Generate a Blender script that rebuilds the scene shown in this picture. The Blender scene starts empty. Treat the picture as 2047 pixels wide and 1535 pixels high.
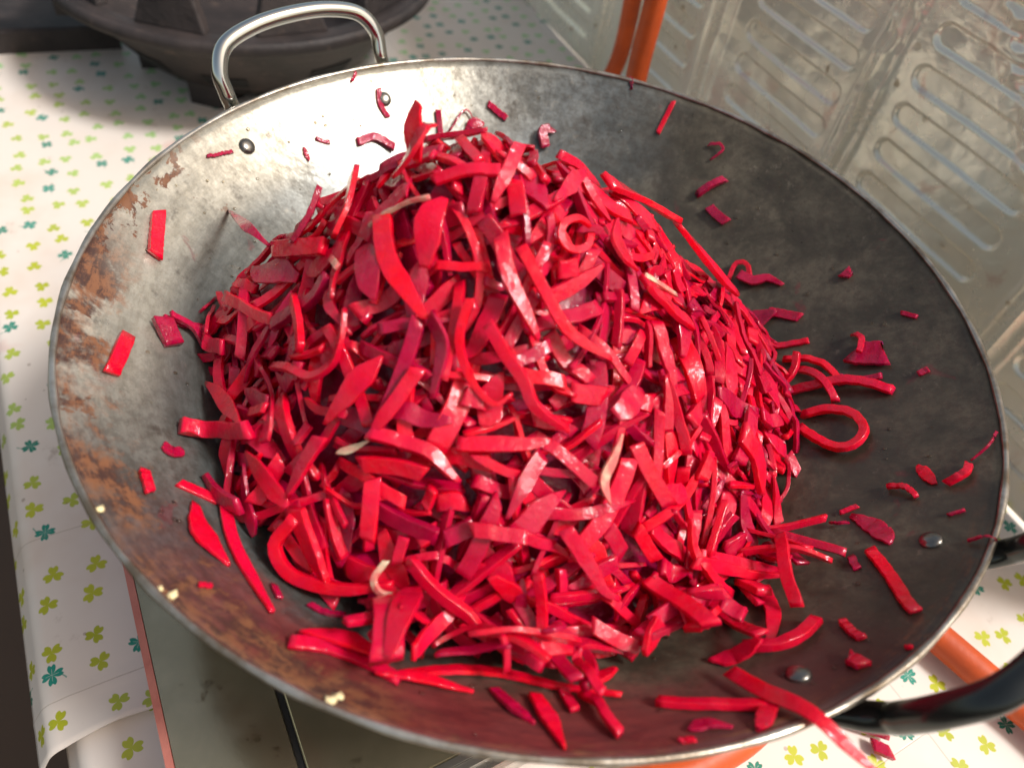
import bpy, math, random
import numpy as np
from mathutils import Vector, Matrix

# ------------------------------------------------------------------ camera
scene = bpy.context.scene
PIT, ROLL = 0.86111915, 0.177314
CAM = np.array([-0.00888714, -0.27135985, 0.23694128])
FPX = 1500.0
fwd = np.array([0, math.cos(PIT), -math.sin(PIT)])
r0 = np.array([1.0, 0, 0]); u0 = np.cross(r0, fwd)
RV = math.cos(ROLL) * r0 + math.sin(ROLL) * u0
UV_ = -math.sin(ROLL) * r0 + math.cos(ROLL) * u0
cd = bpy.data.cameras.new("camera"); cam = bpy.data.objects.new("camera", cd)
scene.collection.objects.link(cam); scene.camera = cam
cam.matrix_world = Matrix(((RV[0], UV_[0], -fwd[0], CAM[0]), (RV[1], UV_[1], -fwd[1], CAM[1]),
                           (RV[2], UV_[2], -fwd[2], CAM[2]), (0, 0, 0, 1)))
cd.sensor_width = 36; cd.lens = 36 * FPX / 2047
cd.clip_start = 0.01; cd.clip_end = 50
cd.dof.use_dof = True; cd.dof.focus_distance = 0.36; cd.dof.aperture_fstop = 7.0

# ------------------------------------------------------------------ light
SUN_DIR = Vector((0.60, -0.06, 0.80)).normalized()
world = bpy.data.worlds.new("World"); scene.world = world; world.use_nodes = True
wn = world.node_tree; sky = wn.nodes.new("ShaderNodeTexSky"); sky.sky_type = 'NISHITA'
sky.sun_disc = False
sky.sun_elevation = math.asin(SUN_DIR.z)
sky.sun_rotation = math.atan2(SUN_DIR.x, SUN_DIR.y)
sky.air_density = 1.0; sky.dust_density = 3.0; sky.ozone_density = 0.6
bg = wn.nodes["Background"]; tint = wn.nodes.new("ShaderNodeMix"); tint.data_type = 'RGBA'; tint.blend_type = 'MULTIPLY'; tint.inputs[0].default_value = 1.0
wn.links.new(sky.outputs[0], tint.inputs[6]); tint.inputs[7].default_value = (1.0, .845, .64, 1)      # the camera's warm white balance
wn.links.new(tint.outputs[2], bg.inputs[0]); bg.inputs[1].default_value = 0.15
sl = bpy.data.lights.new("sun", 'SUN'); sun = bpy.data.objects.new("sun", sl); scene.collection.objects.link(sun)
sl.energy = 2.5; sl.angle = math.radians(12); sl.color = (.97, .985, 1.0)
sun.rotation_euler = SUN_DIR.to_track_quat('Z', 'Y').to_euler()
vs = scene.view_settings; vs.view_transform = 'Standard'; vs.look = 'None'; vs.gamma = 1.0
vs.exposure = 0.46

rng = np.random.default_rng(7)
COL = scene.collection

# ------------------------------------------------------------------ helpers
def link(name, me, mat=None, parent=None, loc=None):
    o = bpy.data.objects.new(name, me); COL.objects.link(o)
    if mat is not None: me.materials.append(mat)
    if parent is not None: o.parent = parent
    if loc is not None: o.location = loc
    return o
def mesh(name, V, F, smooth=True):
    me = bpy.data.meshes.new(name)
    V = np.asarray(V, dtype=np.float32).reshape(-1, 3)
    me.from_pydata([tuple(v) for v in V.tolist()], [], [tuple(f) for f in F])
    if smooth: me.polygons.foreach_set("use_smooth", [True] * len(me.polygons))
    me.update(); return me
def fastquads(name, V, Q, smooth=True):
    me = bpy.data.meshes.new(name); V = np.asarray(V, np.float32); Q = np.asarray(Q, np.int32)
    me.vertices.add(len(V)); me.vertices.foreach_set("co", V.ravel())
    me.loops.add(Q.size); me.loops.foreach_set("vertex_index", Q.ravel())
    me.polygons.add(len(Q)); me.polygons.foreach_set("loop_start", np.arange(0, Q.size, 4, dtype=np.int32))
    me.polygons.foreach_set("use_smooth", np.full(len(Q), smooth))
    me.update(calc_edges=True); return me
def tag(o, label=None, cat=None, group=None, kind=None):
    if label: o["label"] = label
    if cat: o["category"] = cat
    if group: o["group"] = group
    if kind: o["kind"] = kind
    return o
def empty(name, loc, **k):
    o = bpy.data.objects.new(name, None); COL.objects.link(o); o.location = loc; o.empty_display_size = .02
    return tag(o, **k)
def part(name, me, mat, parent, smooth=True):
    """mesh given in world coordinates, re-based on its thing"""
    off = parent.location if parent.parent is None else parent.location + parent.parent.location
    me.transform(Matrix.Translation(-off))
    return link(name, me, mat, parent)
_lat = {}
def vnoise(x, y, seed=0):
    if seed not in _lat: _lat[seed] = np.random.default_rng(1000 + seed).random((256, 256))
    L = _lat[seed]; xi = np.floor(x).astype(int); yi = np.floor(y).astype(int); fx = x - xi; fy = y - yi
    fx = fx * fx * (3 - 2 * fx); fy = fy * fy * (3 - 2 * fy)
    a = L[xi % 256, yi % 256]; b = L[(xi + 1) % 256, yi % 256]; c = L[xi % 256, (yi + 1) % 256]; d = L[(xi + 1) % 256, (yi + 1) % 256]
    return (a * (1 - fx) + b * fx) * (1 - fy) + (c * (1 - fx) + d * fx) * fy
def fbm(x, y, seed=0, oct=3):
    s = 0; a = .5
    for i in range(oct): s = s + a * (vnoise(x * 2 ** i, y * 2 ** i, seed + i) - .5); a *= .5
    return s
def sweep(path, rad, n=16, closed=False, caps=True):
    P = np.asarray(path, float); m = len(P)
    T = np.gradient(P, axis=0); T /= np.linalg.norm(T, axis=1)[:, None]
    up = np.array([0, 0, 1.0]) if abs(T[0][2]) < .9 else np.array([1.0, 0, 0])
    N = np.zeros_like(P); N[0] = up - T[0] * (up @ T[0]); N[0] /= np.linalg.norm(N[0])
    for i in range(1, m):
        v = N[i - 1] - T[i] * (N[i - 1] @ T[i]); N[i] = v / np.linalg.norm(v)
    B = np.cross(T, N); R = np.broadcast_to(np.asarray(rad, float), (m,))
    an = np.arange(n) / n * 2 * math.pi
    V = (P[:, None] + R[:, None, None] * (np.cos(an)[None, :, None] * N[:, None] + np.sin(an)[None, :, None] * B[:, None])).reshape(-1, 3)
    F = [(i * n + j, i * n + (j + 1) % n, (i + 1) * n + (j + 1) % n, (i + 1) * n + j) for i in range(m - 1) for j in range(n)]
    if caps: F += [tuple(range(n))[::-1], tuple((m - 1) * n + j for j in range(n))]
    return V, F
def catmull(pts, k=10):
    P = np.asarray(pts, float); P = np.vstack([2 * P[0] - P[1], P, 2 * P[-1] - P[-2]]); out = []
    for i in range(1, len(P) - 2):
        t = np.linspace(0, 1, k, endpoint=False)[:, None]; a, b, c, d = P[i - 1], P[i], P[i + 1], P[i + 2]
        out.append(.5 * (2 * b + (c - a) * t + (2 * a - 5 * b + 4 * c - d) * t * t + (3 * b - a - 3 * c + d) * t ** 3))
    return np.vstack(out + [P[-2:-1]])
def boxmesh(name, quad, z0, z1, bev=0.0):
    """prism over a ccw plan polygon"""
    q = [np.array(p[:2], float) for p in quad]; n = len(q); V = []; c = sum(q) / n
    rings = [(z0, 0), (z1 - bev, 0), (z1, bev)] if bev else [(z0, 0), (z1, 0)]
    for z, ins in rings:
        for p in q:
            d = c - p; d = d / np.linalg.norm(d); V.append((*(p + d * ins * 1.4), z))
    F = []
    for r in range(len(rings) - 1):
        for i in range(n): F.append((r * n + i, r * n + (i + 1) % n, (r + 1) * n + (i + 1) % n, (r + 1) * n + i))
    F.append(tuple(range(n))[::-1]); F.append(tuple((len(rings) - 1) * n + i for i in range(n)))
    return mesh(name, V, F, smooth=False)

# ---- node helpers
class NT:
    def __init__(s, name):
        s.m = bpy.data.materials.new(name); s.m.use_nodes = True; s.t = s.m.node_tree
        s.b = s.t.nodes["Principled BSDF"]
    def n(s, typ, **k):
        nd = s.t.nodes.new(typ)
        for a, v in k.items():
            if a.startswith('i_'): nd.inputs[int(a[2:])].default_value = v
            else: setattr(nd, a, v)
        return nd
    def l(s, a, b): s.t.links.new(a, b)
    def setin(s, nd, i, v):
        if hasattr(v, 'is_output') or hasattr(v, 'links'): s.l(v, nd.inputs[i])
        elif v is not None: nd.inputs[i].default_value = v
    def math(s, op, a, b=None, c=None, clamp=False):
        nd = s.n("ShaderNodeMath", operation=op, use_clamp=clamp)
        for i, v in enumerate((a, b, c)): s.setin(nd, i, v)
        return nd.outputs[0]
    def noise(s, vec, scale, detail=4, rough=.55, dist=0, off=None):
        if off is not None:
            mp = s.n("ShaderNodeMapping"); s.l(vec, mp.inputs[0]); mp.inputs[1].default_value = off; vec = mp.outputs[0]
        nd = s.n("ShaderNodeTexNoise"); s.l(vec, nd.inputs["Vector"]); nd.inputs["Scale"].default_value = scale
        nd.inputs["Detail"].default_value = detail; nd.inputs["Roughness"].default_value = rough; nd.inputs["Distortion"].default_value = dist
        return nd.outputs[0]
    def ramp(s, f, lo, hi, a=0.0, b=1.0, smooth=True):
        nd = s.n("ShaderNodeMapRange"); nd.interpolation_type = 'SMOOTHSTEP' if smooth else 'LINEAR'
        s.l(f, nd.inputs[0])
        for i, v in zip((1, 2, 3, 4), (lo, hi, a, b)): nd.inputs[i].default_value = v
        return nd.outputs[0]
    def mix(s, f, a, b):
        nd = s.n("ShaderNodeMix", data_type='RGBA')
        s.setin(nd, 0, f); s.setin(nd, 6, a if not isinstance(a, tuple) else (*a[:3], 1)); s.setin(nd, 7, b if not isinstance(b, tuple) else (*b[:3], 1))
        return nd.outputs[2]
    def bump(s, h, strength, dist, normal=None):
        nd = s.n("ShaderNodeBump"); nd.inputs["Strength"].default_value = strength; nd.inputs["Distance"].default_value = dist
        s.l(h, nd.inputs["Height"])
        if normal is not None: s.l(normal, nd.inputs["Normal"])
        s.l(nd.outputs[0], s.b.inputs["Normal"]); return nd.outputs[0]
    def base(s, c):
        s.setin(s.b, "Base Color", (*c[:3], 1) if isinstance(c, tuple) else c)
    def rough(s, v): s.setin(s.b, "Roughness", v)
    def metal(s, v): s.setin(s.b, "Metallic", v)
    def obj(s): return s.n("ShaderNodeTexCoord").outputs["Object"]
    def uv(s): return s.n("ShaderNodeTexCoord").outputs["UV"]
    def xyz(s, v):
        nd = s.n("ShaderNodeSeparateXYZ"); s.l(v, nd.inputs[0]); return nd.outputs
    def comb(s, x, y, z=0.0):
        nd = s.n("ShaderNodeCombineXYZ")
        for i, v in enumerate((x, y, z)): s.setin(nd, i, v)
        return nd.outputs[0]

# ------------------------------------------------------------------ table frame
TA = np.array([.5736, -.8192]); TB = np.array([.8192, .5736])
TZ = -0.200                                           # table top (cloth surface)
def AB(a, b): q = a * TA + b * TB; return (q[0], q[1])

# ------------------------------------------------------------------ setting materials
def mat_floor():
    m = NT("floor_dark_boards"); v = m.obj(); n = m.noise(v, 3, 5)
    m.base(m.mix(n, (.045, .025, .012), (.075, .042, .02))); m.rough(.5); m.bump(m.noise(v, 60), .2, .002); return m.m
def mat_cloth():
    m = NT("clover_oilcloth"); uv = m.uv(); mp = m.n("ShaderNodeVectorMath", operation='SCALE'); m.l(uv, mp.inputs[0]); mp.inputs[3].default_value = 1 / .0232
    wob = m.n("ShaderNodeTexVoronoi", voronoi_dimensions='2D', feature='F1'); m.l(mp.outputs[0], wob.inputs["Vector"])
    wob.inputs["Scale"].default_value = 1; wob.inputs["Randomness"].default_value = .55
    sub = m.n("ShaderNodeVectorMath", operation='SUBTRACT'); m.l(mp.outputs[0], sub.inputs[0]); m.l(wob.outputs["Position"], sub.inputs[1])
    cr = m.n("ShaderNodeSeparateColor"); m.l(wob.outputs["Color"], cr.inputs[0]); R, G, B = cr.outputs
    x, y, _ = m.xyz(sub.outputs[0])
    rad = m.math('SQRT', m.math('ADD', m.math('MULTIPLY', x, x), m.math('MULTIPLY', y, y)))
    th = m.math('ADD', m.math('ARCTAN2', y, x), m.math('MULTIPLY', G, 6.283))
    four = m.math('LESS_THAN', R, .25)
    def leaf(k):
        c = m.math('ABSOLUTE', m.math('COSINE', m.math('MULTIPLY', th, k)))
        a = m.math('POWER', c, .55); nt = m.math('MULTIPLY', m.math('POWER', c, 26.0), .24)
        return m.math('SUBTRACT', a, nt), c
    l3, c3 = leaf(1.5); l4, c4 = leaf(2.0)
    lf = m.math('ADD', m.math('MULTIPLY', l3, m.math('SUBTRACT', 1.0, four)), m.math('MULTIPLY', l4, four))
    size = m.math('ADD', .250, m.math('MULTIPLY', B, .03))
    inside = m.ramp(m.math('SUBTRACT', m.math('MULTIPLY', lf, size), rad), -.006, .008)
    # stem of the four leaved clovers: a thin curved line
    st = m.math('MULTIPLY', four, m.math('MULTIPLY', m.math('LESS_THAN', m.math('ABSOLUTE', m.math('SUBTRACT', m.math('COSINE', m.math('ADD', th, m.math('MULTIPLY', rad, 1.6))), -1.0)), .0016), m.math('LESS_THAN', rad, .36)))
    inside = m.math('MAXIMUM', inside, m.math('MULTIPLY', st, .75))
    vein = m.math('MULTIPLY', four, m.math('MULTIPLY', m.ramp(m.math('MULTIPLY', m.math('SUBTRACT', 1.0, c4), m.math('MULTIPLY', rad, rad)), .00006, .00002), m.math('LESS_THAN', rad, .15)))
    inside = m.math('MULTIPLY', inside, m.math('SUBTRACT', 1.0, m.math('MULTIPLY', vein, .7)))
    big = m.noise(uv, 2.2, 1); ux0 = m.xyz(uv)[0]
    lime = m.mix(B, (.38, .41, .008), (.47, .49, .02)); lime = m.mix(m.ramp(m.math('ADD', big, m.math('MULTIPLY', ux0, -.6)), .62, .78), lime, (.33, .58, .24))  # far clovers shift to mint: sheen painted into the print
    teal = m.mix(B, (.005, .19, .12), (.01, .26, .19))
    leafc = m.mix(four, lime, teal)
    st1 = m.noise(uv, 22, 6, .7); st2 = m.noise(uv, 9, 4, .6, off=(3, 1, 0))
    white = m.mix(m.ramp(st2, .45, .75), (.73, .655, .585), (.66, .55, .46))  # pinker zones put warm bounce light into the cloth colour
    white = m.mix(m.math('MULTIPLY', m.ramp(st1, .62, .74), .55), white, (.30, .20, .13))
    # pinkish juice smears
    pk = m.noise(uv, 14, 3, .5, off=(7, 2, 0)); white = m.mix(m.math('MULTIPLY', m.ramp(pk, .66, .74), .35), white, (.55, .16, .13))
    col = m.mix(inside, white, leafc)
    # fold creases pressed into the cloth
    ux, uy, _ = m.xyz(uv)
    def crease(c, at, w=.0005):
        wv = m.math('MULTIPLY', m.math('SUBTRACT', m.noise(uv, 12, 1), .5), .004)
        return m.ramp(m.math('ABSOLUTE', m.math('SUBTRACT', m.math('ADD', c, wv), at)), w, 0.0)
    cz = crease(ux, -.087)
    for at in (.016, .238, .12): cz = m.math('MAXIMUM', cz, crease(ux, at))
    for at in (.16, .36): cz = m.math('MAXIMUM', cz, crease(uy, at))
    col = m.mix(m.math('MULTIPLY', cz, .55), col, (.30, .22, .15))
    sp = m.n("ShaderNodeTexVoronoi", feature='F1'); m.l(uv, sp.inputs["Vector"]); sp.inputs["Scale"].default_value = 70
    scr = m.n("ShaderNodeSeparateColor"); m.l(sp.outputs["Color"], scr.inputs[0])
    speck = m.math('MULTIPLY', m.math('LESS_THAN', sp.outputs["Distance"], .09), m.math('GREATER_THAN', scr.outputs[0], .5))
    col = m.mix(m.math('MULTIPLY', speck, .5), col, (.2, .12, .06))
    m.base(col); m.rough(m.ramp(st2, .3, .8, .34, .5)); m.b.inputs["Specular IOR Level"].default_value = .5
    h = m.math('SUBTRACT', m.math('MULTIPLY', m.noise(uv, 30, 3), .6), m.math('MULTIPLY', cz, .6)); m.bump(h, .25, .0012)
    return m.m
def mat_simple(name, col, rough, metal=0.0, var=.15, sc=40, bs=.2, bd=.0005, col2=None):
    m = NT(name); v = m.obj(); n = m.noise(v, sc, 5, .6)
    c2 = col2 or tuple(max(0, c * (1 - 2.2 * var)) for c in col)
    m.base(m.mix(m.ramp(n, .3, .7), c2, col)); m.rough(m.ramp(n, .25, .75, rough * 1.15, rough * .85)); m.metal(metal)
    m.bump(m.noise(v, sc * 6, 3), bs, bd); return m.m
def mat_iron():
    m = NT("cast_iron_grimy"); v = m.obj(); n = m.noise(v, 16, 6, .65); n2 = m.noise(v, 45, 5, .7, off=(4, 2, 1))
    c = m.mix(m.ramp(n, .35, .65), (.020, .016, .016), (.046, .035, .033)); c = m.mix(m.math('MULTIPLY', m.ramp(n2, .58, .72), .6), c, (.11, .075, .06))
    m.base(c); m.rough(.62); m.metal(.15); m.bump(m.math('ADD', m.noise(v, 220, 4), m.math('MULTIPLY', n2, 2.0)), .5, .0012); return m.m
def mat_glass():
    m = NT("hob_glass_smeared"); v = m.obj(); n = m.noise(v, 18, 6, .7); n2 = m.noise(v, 60, 4, .6, off=(2, 5, 0))
    c = m.mix(m.ramp(n, .4, .7), (.40, .35, .23), (.50, .44, .30))
    st = m.ramp(n2, .64, .74); c = m.mix(m.math('MULTIPLY', st, .7), c, (.14, .09, .04))
    m.base(c); m.rough(m.ramp(n, .3, .75, .12, .24)); m.metal(.8); m.b.inputs["Coat Weight"].default_value = .1
    m.b.inputs["Coat Roughness"].default_value = .12; m.bump(n2, .12, .0004); return m.m
def mat_foil():
    m = NT("stained_aluminium_foil"); v = m.uv(); n = m.noise(v, 26, 4, .6); n2 = m.noise(v, 8, 4, .6, off=(1, 3, 0))
    c = m.mix(m.ramp(n2, .35, .7), (.97, .93, .80), (.92, .86, .70))
    vo = m.n("ShaderNodeTexVoronoi", feature='F1'); wv = m.n("ShaderNodeVectorMath", operation='ADD'); m.l(v, wv.inputs[0])
    nn = m.n("ShaderNodeTexNoise"); m.l(v, nn.inputs["Vector"]); nn.inputs["Scale"].default_value = 160; sc = m.n("ShaderNodeVectorMath", operation='SCALE'); m.l(nn.outputs["Color"], sc.inputs[0]); sc.inputs[3].default_value = .006
    m.l(sc.outputs[0], wv.inputs[1]); m.l(wv.outputs[0], vo.inputs["Vector"]); vo.inputs["Scale"].default_value = 62
    cr = m.n("ShaderNodeSeparateColor"); m.l(vo.outputs["Color"], cr.inputs[0])
    sp = m.math('MULTIPLY', m.ramp(vo.outputs["Distance"], .22, .12), m.math('GREATER_THAN', cr.outputs[0], .80))
    sp = m.math('MULTIPLY', sp, m.ramp(n2, .40, .55))
    c = m.mix(m.math('MULTIPLY', sp, .75), c, (.28, .17, .04))
    pk = m.ramp(m.noise(v, 19, 4, .65, .6, off=(8, 4, 0)), .60, .70); c = m.mix(m.math('MULTIPLY', pk, .40), c, (.62, .30, .24))  # pink patches are warm reflections painted into the foil colour
    fine = m.ramp(m.noise(v, 420, 2, .5), .70, .78); c = m.mix(m.math('MULTIPLY', fine, .3), c, (.2, .12, .07))
    m.base(c); m.metal(m.math('SUBTRACT', .42, m.math('MULTIPLY', sp, .4))); m.rough(m.ramp(n, .3, .75, .17, .34))
    m.bump(m.math('ADD', m.noise(v, 190, 3), m.math('MULTIPLY', n, 3.0)), .16, .0010); return m.m
M_FLOOR = mat_floor(); M_CLOTH = mat_cloth(); M_IRON = mat_iron(); M_GLASS = mat_glass(); M_FOIL = mat_foil()
M_WOOD = mat_simple("table_board_wood", (.30, .17, .09), .6, sc=8)
M_TRIM = mat_simple("pink_stained_trim", (.62, .22, .17), .4, sc=60, col2=(.50, .15, .12))
M_STEEL = mat_simple("brushed_hob_steel", (.62, .60, .56), .3, 1.0, sc=20)
M_BLACK = mat_simple("black_enamel", (.02, .02, .02), .4, sc=30)
M_HOSE = mat_simple("orange_rubber_hose", (.72, .105, .012), .48, var=.12, sc=30, bs=.35, bd=.0006, col2=(.50, .07, .012))
M_HOLE = mat_simple("hole_shade_black", (.006, .006, .007), .9)

# ------------------------------------------------------------------ floor, table, cloths
fl = link("floor", mesh("floor", [(-3, -3, -.9), (3, -3, -.9), (3, 3, -.9), (-3, 3, -.9)], [(0, 1, 2, 3)], False), M_FLOOR); tag(fl, kind="structure")
A0, A1, B0, B1 = -1.25, .75, -.268, .62
tb = empty("table", (*AB(-.2, .15), -.9), label="wooden table edge hidden under the clover oilcloth", cat="table")
part("tabletop", boxmesh("tabletop", [AB(A0, B0 + .004), AB(A1, B0 + .004), AB(A1, B1), AB(A0, B1)], TZ - .030, TZ - .0045), M_WOOD, tb)
for a in (A0 + .08, A1 - .08):
    for b in (B0 + .08, B1 - .08):
        part("leg", boxmesh("leg", [AB(a - .025, b - .025), AB(a + .025, b - .025), AB(a + .025, b + .025), AB(a - .025, b + .025)], -.9, TZ - .0305), M_WOOD, tb)
def cloth(name, a0, a1, b_crease, b1, z, rough_end=False, seed=0, **k):
    # arc-length parameter across: hanging lip, rounded edge, flat
    na = int((a1 - a0) / .004); prof = []
    R = .011
    s = 0
    lip = [(b_crease - R * math.sin(math.radians(t)), z - R * (1 - math.cos(math.radians(t)))) for t in range(0, 66, 6)]
    lip = lip[::-1]; d = np.array(lip[0]) - np.array(lip[1]); d /= np.linalg.norm(d)
    lip = [tuple(np.array(lip[0]) + d * t) for t in (.0125, .010, .0075, .005, .0025)] + lip
    flat = [(b, z) for b in np.linspace(b_crease, b1, 160)[1:]]
    prof = lip + flat; P = np.array(prof); S = np.r_[0, np.cumsum(np.linalg.norm(np.diff(P, axis=0), axis=1))]; S = S - S[len(lip) - 1] + b_crease
    aa = np.linspace(a0, a1, na)
    Agrid, I = np.meshgrid(aa, np.arange(len(P)), indexing='ij')
    Bg = P[I, 0]; Zg = P[I, 1].copy(); Sg = S[I]
    Zg += np.where(Bg > b_crease, 1, .2) * np.clip((fbm(Agrid * 9 + 5, Sg * 9 + 5, 30 + seed, 3)) * .0022 + .0006, 0, .0016)
    Zg += .0009 * np.exp(-((Agrid - .016) / .002) ** 2)
    if rough_end:                                      # front hem slightly lifted and wavy
        e = np.clip((Agrid - (a1 - .03)) / .03, 0, 1) ** 2; Zg += e * (.0035 + .003 * np.sin(Sg * 40)) * np.clip((Bg - b_crease) / .03, 0, 1); Agrid = Agrid + e * .006 * (vnoise(Sg * 14, Sg * 0, 9) - .5)
        corner = np.clip(1 - (Sg - S[0]) / .05, 0, 1) * e; Agrid = Agrid + corner * .006
    X = Agrid * TA[0] + Bg * TB[0]; Y = Agrid * TA[1] + Bg * TB[1]
    n1, n2 = X.shape; V = np.stack([X, Y, Zg], -1).reshape(-1, 3); idx = np.arange(n1 * n2).reshape(n1, n2)
    Q = np.stack([idx[:-1, :-1], idx[1:, :-1], idx[1:, 1:], idx[:-1, 1:]], -1).reshape(-1, 4)
    me = fastquads(name, V, Q); uvl = me.uv_layers.new(name="UVMap"); UV = np.stack([Agrid, Sg], -1).reshape(-1, 2)[Q.ravel()]
    uvl.data.foreach_set("uv", UV.astype(np.float32).ravel())
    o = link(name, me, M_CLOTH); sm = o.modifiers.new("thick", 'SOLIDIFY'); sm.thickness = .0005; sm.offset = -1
    return tag(o, **k)
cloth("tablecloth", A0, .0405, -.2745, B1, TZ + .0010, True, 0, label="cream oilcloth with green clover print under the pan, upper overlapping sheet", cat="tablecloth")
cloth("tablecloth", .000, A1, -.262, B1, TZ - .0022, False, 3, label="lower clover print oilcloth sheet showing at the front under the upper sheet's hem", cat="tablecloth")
# tape end on the hanging corner
# ------------------------------------------------------------------ gas hob
HZ = -.140; ha0, ha1, hb0, hb1 = -.135, .154, -.222, .20
hob = empty("gas_hob", (*AB(0, 0), TZ), label="grey glass topped gas hob with pink edge trim under the pan", cat="gas hob")
part("body", boxmesh("body", [AB(ha0 + .004, hb0 + .004), AB(ha1 - .003, hb0 + .004), AB(ha1 - .003, hb1 - .004), AB(ha0 + .004, hb1 - .004)], TZ + .004, HZ - .0045), M_STEEL, hob)
gl = [AB(ha0 + .002, hb0 + .003), AB(ha1 - .010, hb0 + .003), AB(ha1 - .010, hb1 - .002), AB(ha0 + .002, hb1 - .002)]
# glass in two panels with a dark gap at b=-.169
part("glass_panel", boxmesh("glass_panel", [AB(ha0 + .002, hb0 + .0035), AB(ha1 - .0115, hb0 + .0035), AB(ha1 - .0115, -.1706), AB(ha0 + .002, -.1706)], HZ - .004, HZ, .0008), M_GLASS, hob)
part("glass_panel", boxmesh("glass_panel", [AB(ha0 + .002, -.1674), AB(ha1 - .0115, -.1674), AB(ha1 - .0115, hb1 - .002), AB(ha0 + .002, hb1 - .002)], HZ - .004, HZ, .0008), M_GLASS, hob)
part("seam", boxmesh("seam", [AB(ha0 + .004, -.1704), AB(ha1 - .012, -.1704), AB(ha1 - .012, -.1676), AB(ha0 + .004, -.1676)], HZ - .0044, HZ - .002), M_BLACK, hob)
part("edge_trim", boxmesh("edge_trim", [AB(ha0, hb0), AB(ha1 - .004, hb0), AB(ha1 - .004, hb0 + .0034), AB(ha0, hb0 + .0034)], TZ + .006, HZ + .0008, .0005), M_TRIM, hob)
for k, (c0, c1, zt) in enumerate([(.0112, .0080, .0), (.0077, .0045, -.0015), (.0042, .0005, -.004)]):
    part("front_rail", boxmesh("front_rail", [AB(ha1 - c0, hb0 + .004), AB(ha1 - c1, hb0 + .004), AB(ha1 - c1, hb1 - .003), AB(ha1 - c0, hb1 - .003)], HZ - .02, HZ + zt, .0008), M_STEEL, hob)
an = np.linspace(0, 2 * math.pi, 49)
ring = [(.062 * math.cos(t), .062 * math.sin(t), HZ + .022) for t in an[:-1]]; ring.append(ring[0])
V, F = sweep(ring, .003, 8, caps=False); part("pan_support", mesh("pan_support", V, F), M_BLACK, hob)
for t in (0, 1, 2, 3):
    c, s = math.cos(t * math.pi / 2 + .4), math.sin(t * math.pi / 2 + .4)
    V, F = sweep([(.062 * c, .062 * s, HZ + .022), (.105 * c, .105 * s, HZ + .020), (.11 * c, .11 * s, HZ + .001)], .003, 8); part("pan_support_leg", mesh("pan_support_leg", V, F), M_BLACK, hob)

# ------------------------------------------------------------------ iron burner
IC = np.array([-.355, .522]); IR = .168; IZ = -.100; ISC = 1.13
ib = empty("iron_burner", (IC[0], IC[1], TZ), label="blurred dark cast iron gas burner behind the pan's far handle", cat="gas burner")
def lathe(prof, c, n=96, rf=None, close=True):
    V = []; F = []; m = len(prof)
    for i, (r, z) in enumerate(prof):
        for j in range(n):
            t = j / n * 2 * math.pi; rr = r * ISC; V.append((c[0] + rr * math.cos(t), c[1] + rr * math.sin(t), z))
    for i in range(m - 1):
        for j in range(n): F.append((i * n + j, i * n + (j + 1) % n, (i + 1) * n + (j + 1) % n, (i + 1) * n + j))
    return V, F
V, F = lathe([(.085, TZ + .012), (.100, TZ + .014), (.112, TZ + .026), (.130, TZ + .052), (.150, TZ + .078), (.160, IZ - .010), (.166, IZ - .008), (.168, IZ - .003), (.166, IZ + .001), (.150, IZ + .002), (.146, IZ - .004), (.12, IZ - .045), (.08, IZ - .066), (.0005, IZ - .07)], IC)
part("bowl", mesh("bowl", V, F), M_IRON, ib)
V, F = lathe([(.1705, IZ - .006), (.1715, IZ - .002), (.1695, IZ + .0035), (.1655, IZ + .0045), (.163, IZ + .002)], IC); part("rim_bead", mesh("rim_bead", V, F), M_IRON, ib)
def block(c, t, w, d, h, z, taper=.6, thick=.006):
    """upright trapezoid tooth on a circle"""
    er = np.array([math.cos(t), math.sin(t)]); et = np.array([-er[1], er[0]]); V = []
    for zz, ww in ((z, w), (z + h, w * taper)):
        for a, b in ((-1, -1), (1, -1), (1, 1), (-1, 1)):
            p = c + er * (d * ISC + b * thick / 2 - (zz - z) * .25) + et * a * ww / 2; V.append((p[0], p[1], zz))
    me = mesh("support_tooth", V, [(0, 1, 2, 3)[::-1], (4, 5, 6, 7), (0, 1, 5, 4), (1, 2, 6, 5), (2, 3, 7, 6), (3, 0, 4, 7)], False); return me
for k in range(10):
    t = math.radians(-128 + k * 36)
    o = part("support_tooth", block(IC, t, .066, .146, .036, IZ + .001, .62, .012), M_IRON, ib); bv = o.modifiers.new("b", 'BEVEL'); bv.width = .002; bv.segments = 2
# air slots and the square port, black patches on the bowl front painting the shade inside holes
def on_bowl(t, z, out=.0):
    r = ISC * np.interp(z - TZ, [.014, .026, .052, .078, .09], [.100, .112, .130, .150, .158]) + out; return (IC[0] + r * math.cos(t), IC[1] + r * math.sin(t), z)
def bowl_patch(name, t0, t1, z0, z1, out, mat, n=6):
    V = []; F = []
    for o_ in (out, -.004):
        for i in range(n + 1):
            t = t0 + (t1 - t0) * i / n
            V.append(on_bowl(t, z0, o_)); V.append(on_bowl(t, z1, o_))
    m_ = (n + 1) * 2
    for i in range(n): F += [(2 * i, 2 * i + 2, 2 * i + 3, 2 * i + 1), (m_ + 2 * i, m_ + 2 * i + 1, m_ + 2 * i + 3, m_ + 2 * i + 2), (2 * i, m_ + 2 * i, m_ + 2 * i + 2, 2 * i + 2), (2 * i + 1, 2 * i + 3, m_ + 2 * i + 3, m_ + 2 * i + 1)]
    F += [(0, 1, m_ + 1, m_), (2 * n, m_ + 2 * n, m_ + 2 * n + 1, 2 * n + 1)]
    part(name, mesh(name, V, F, False), mat, ib)
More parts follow.
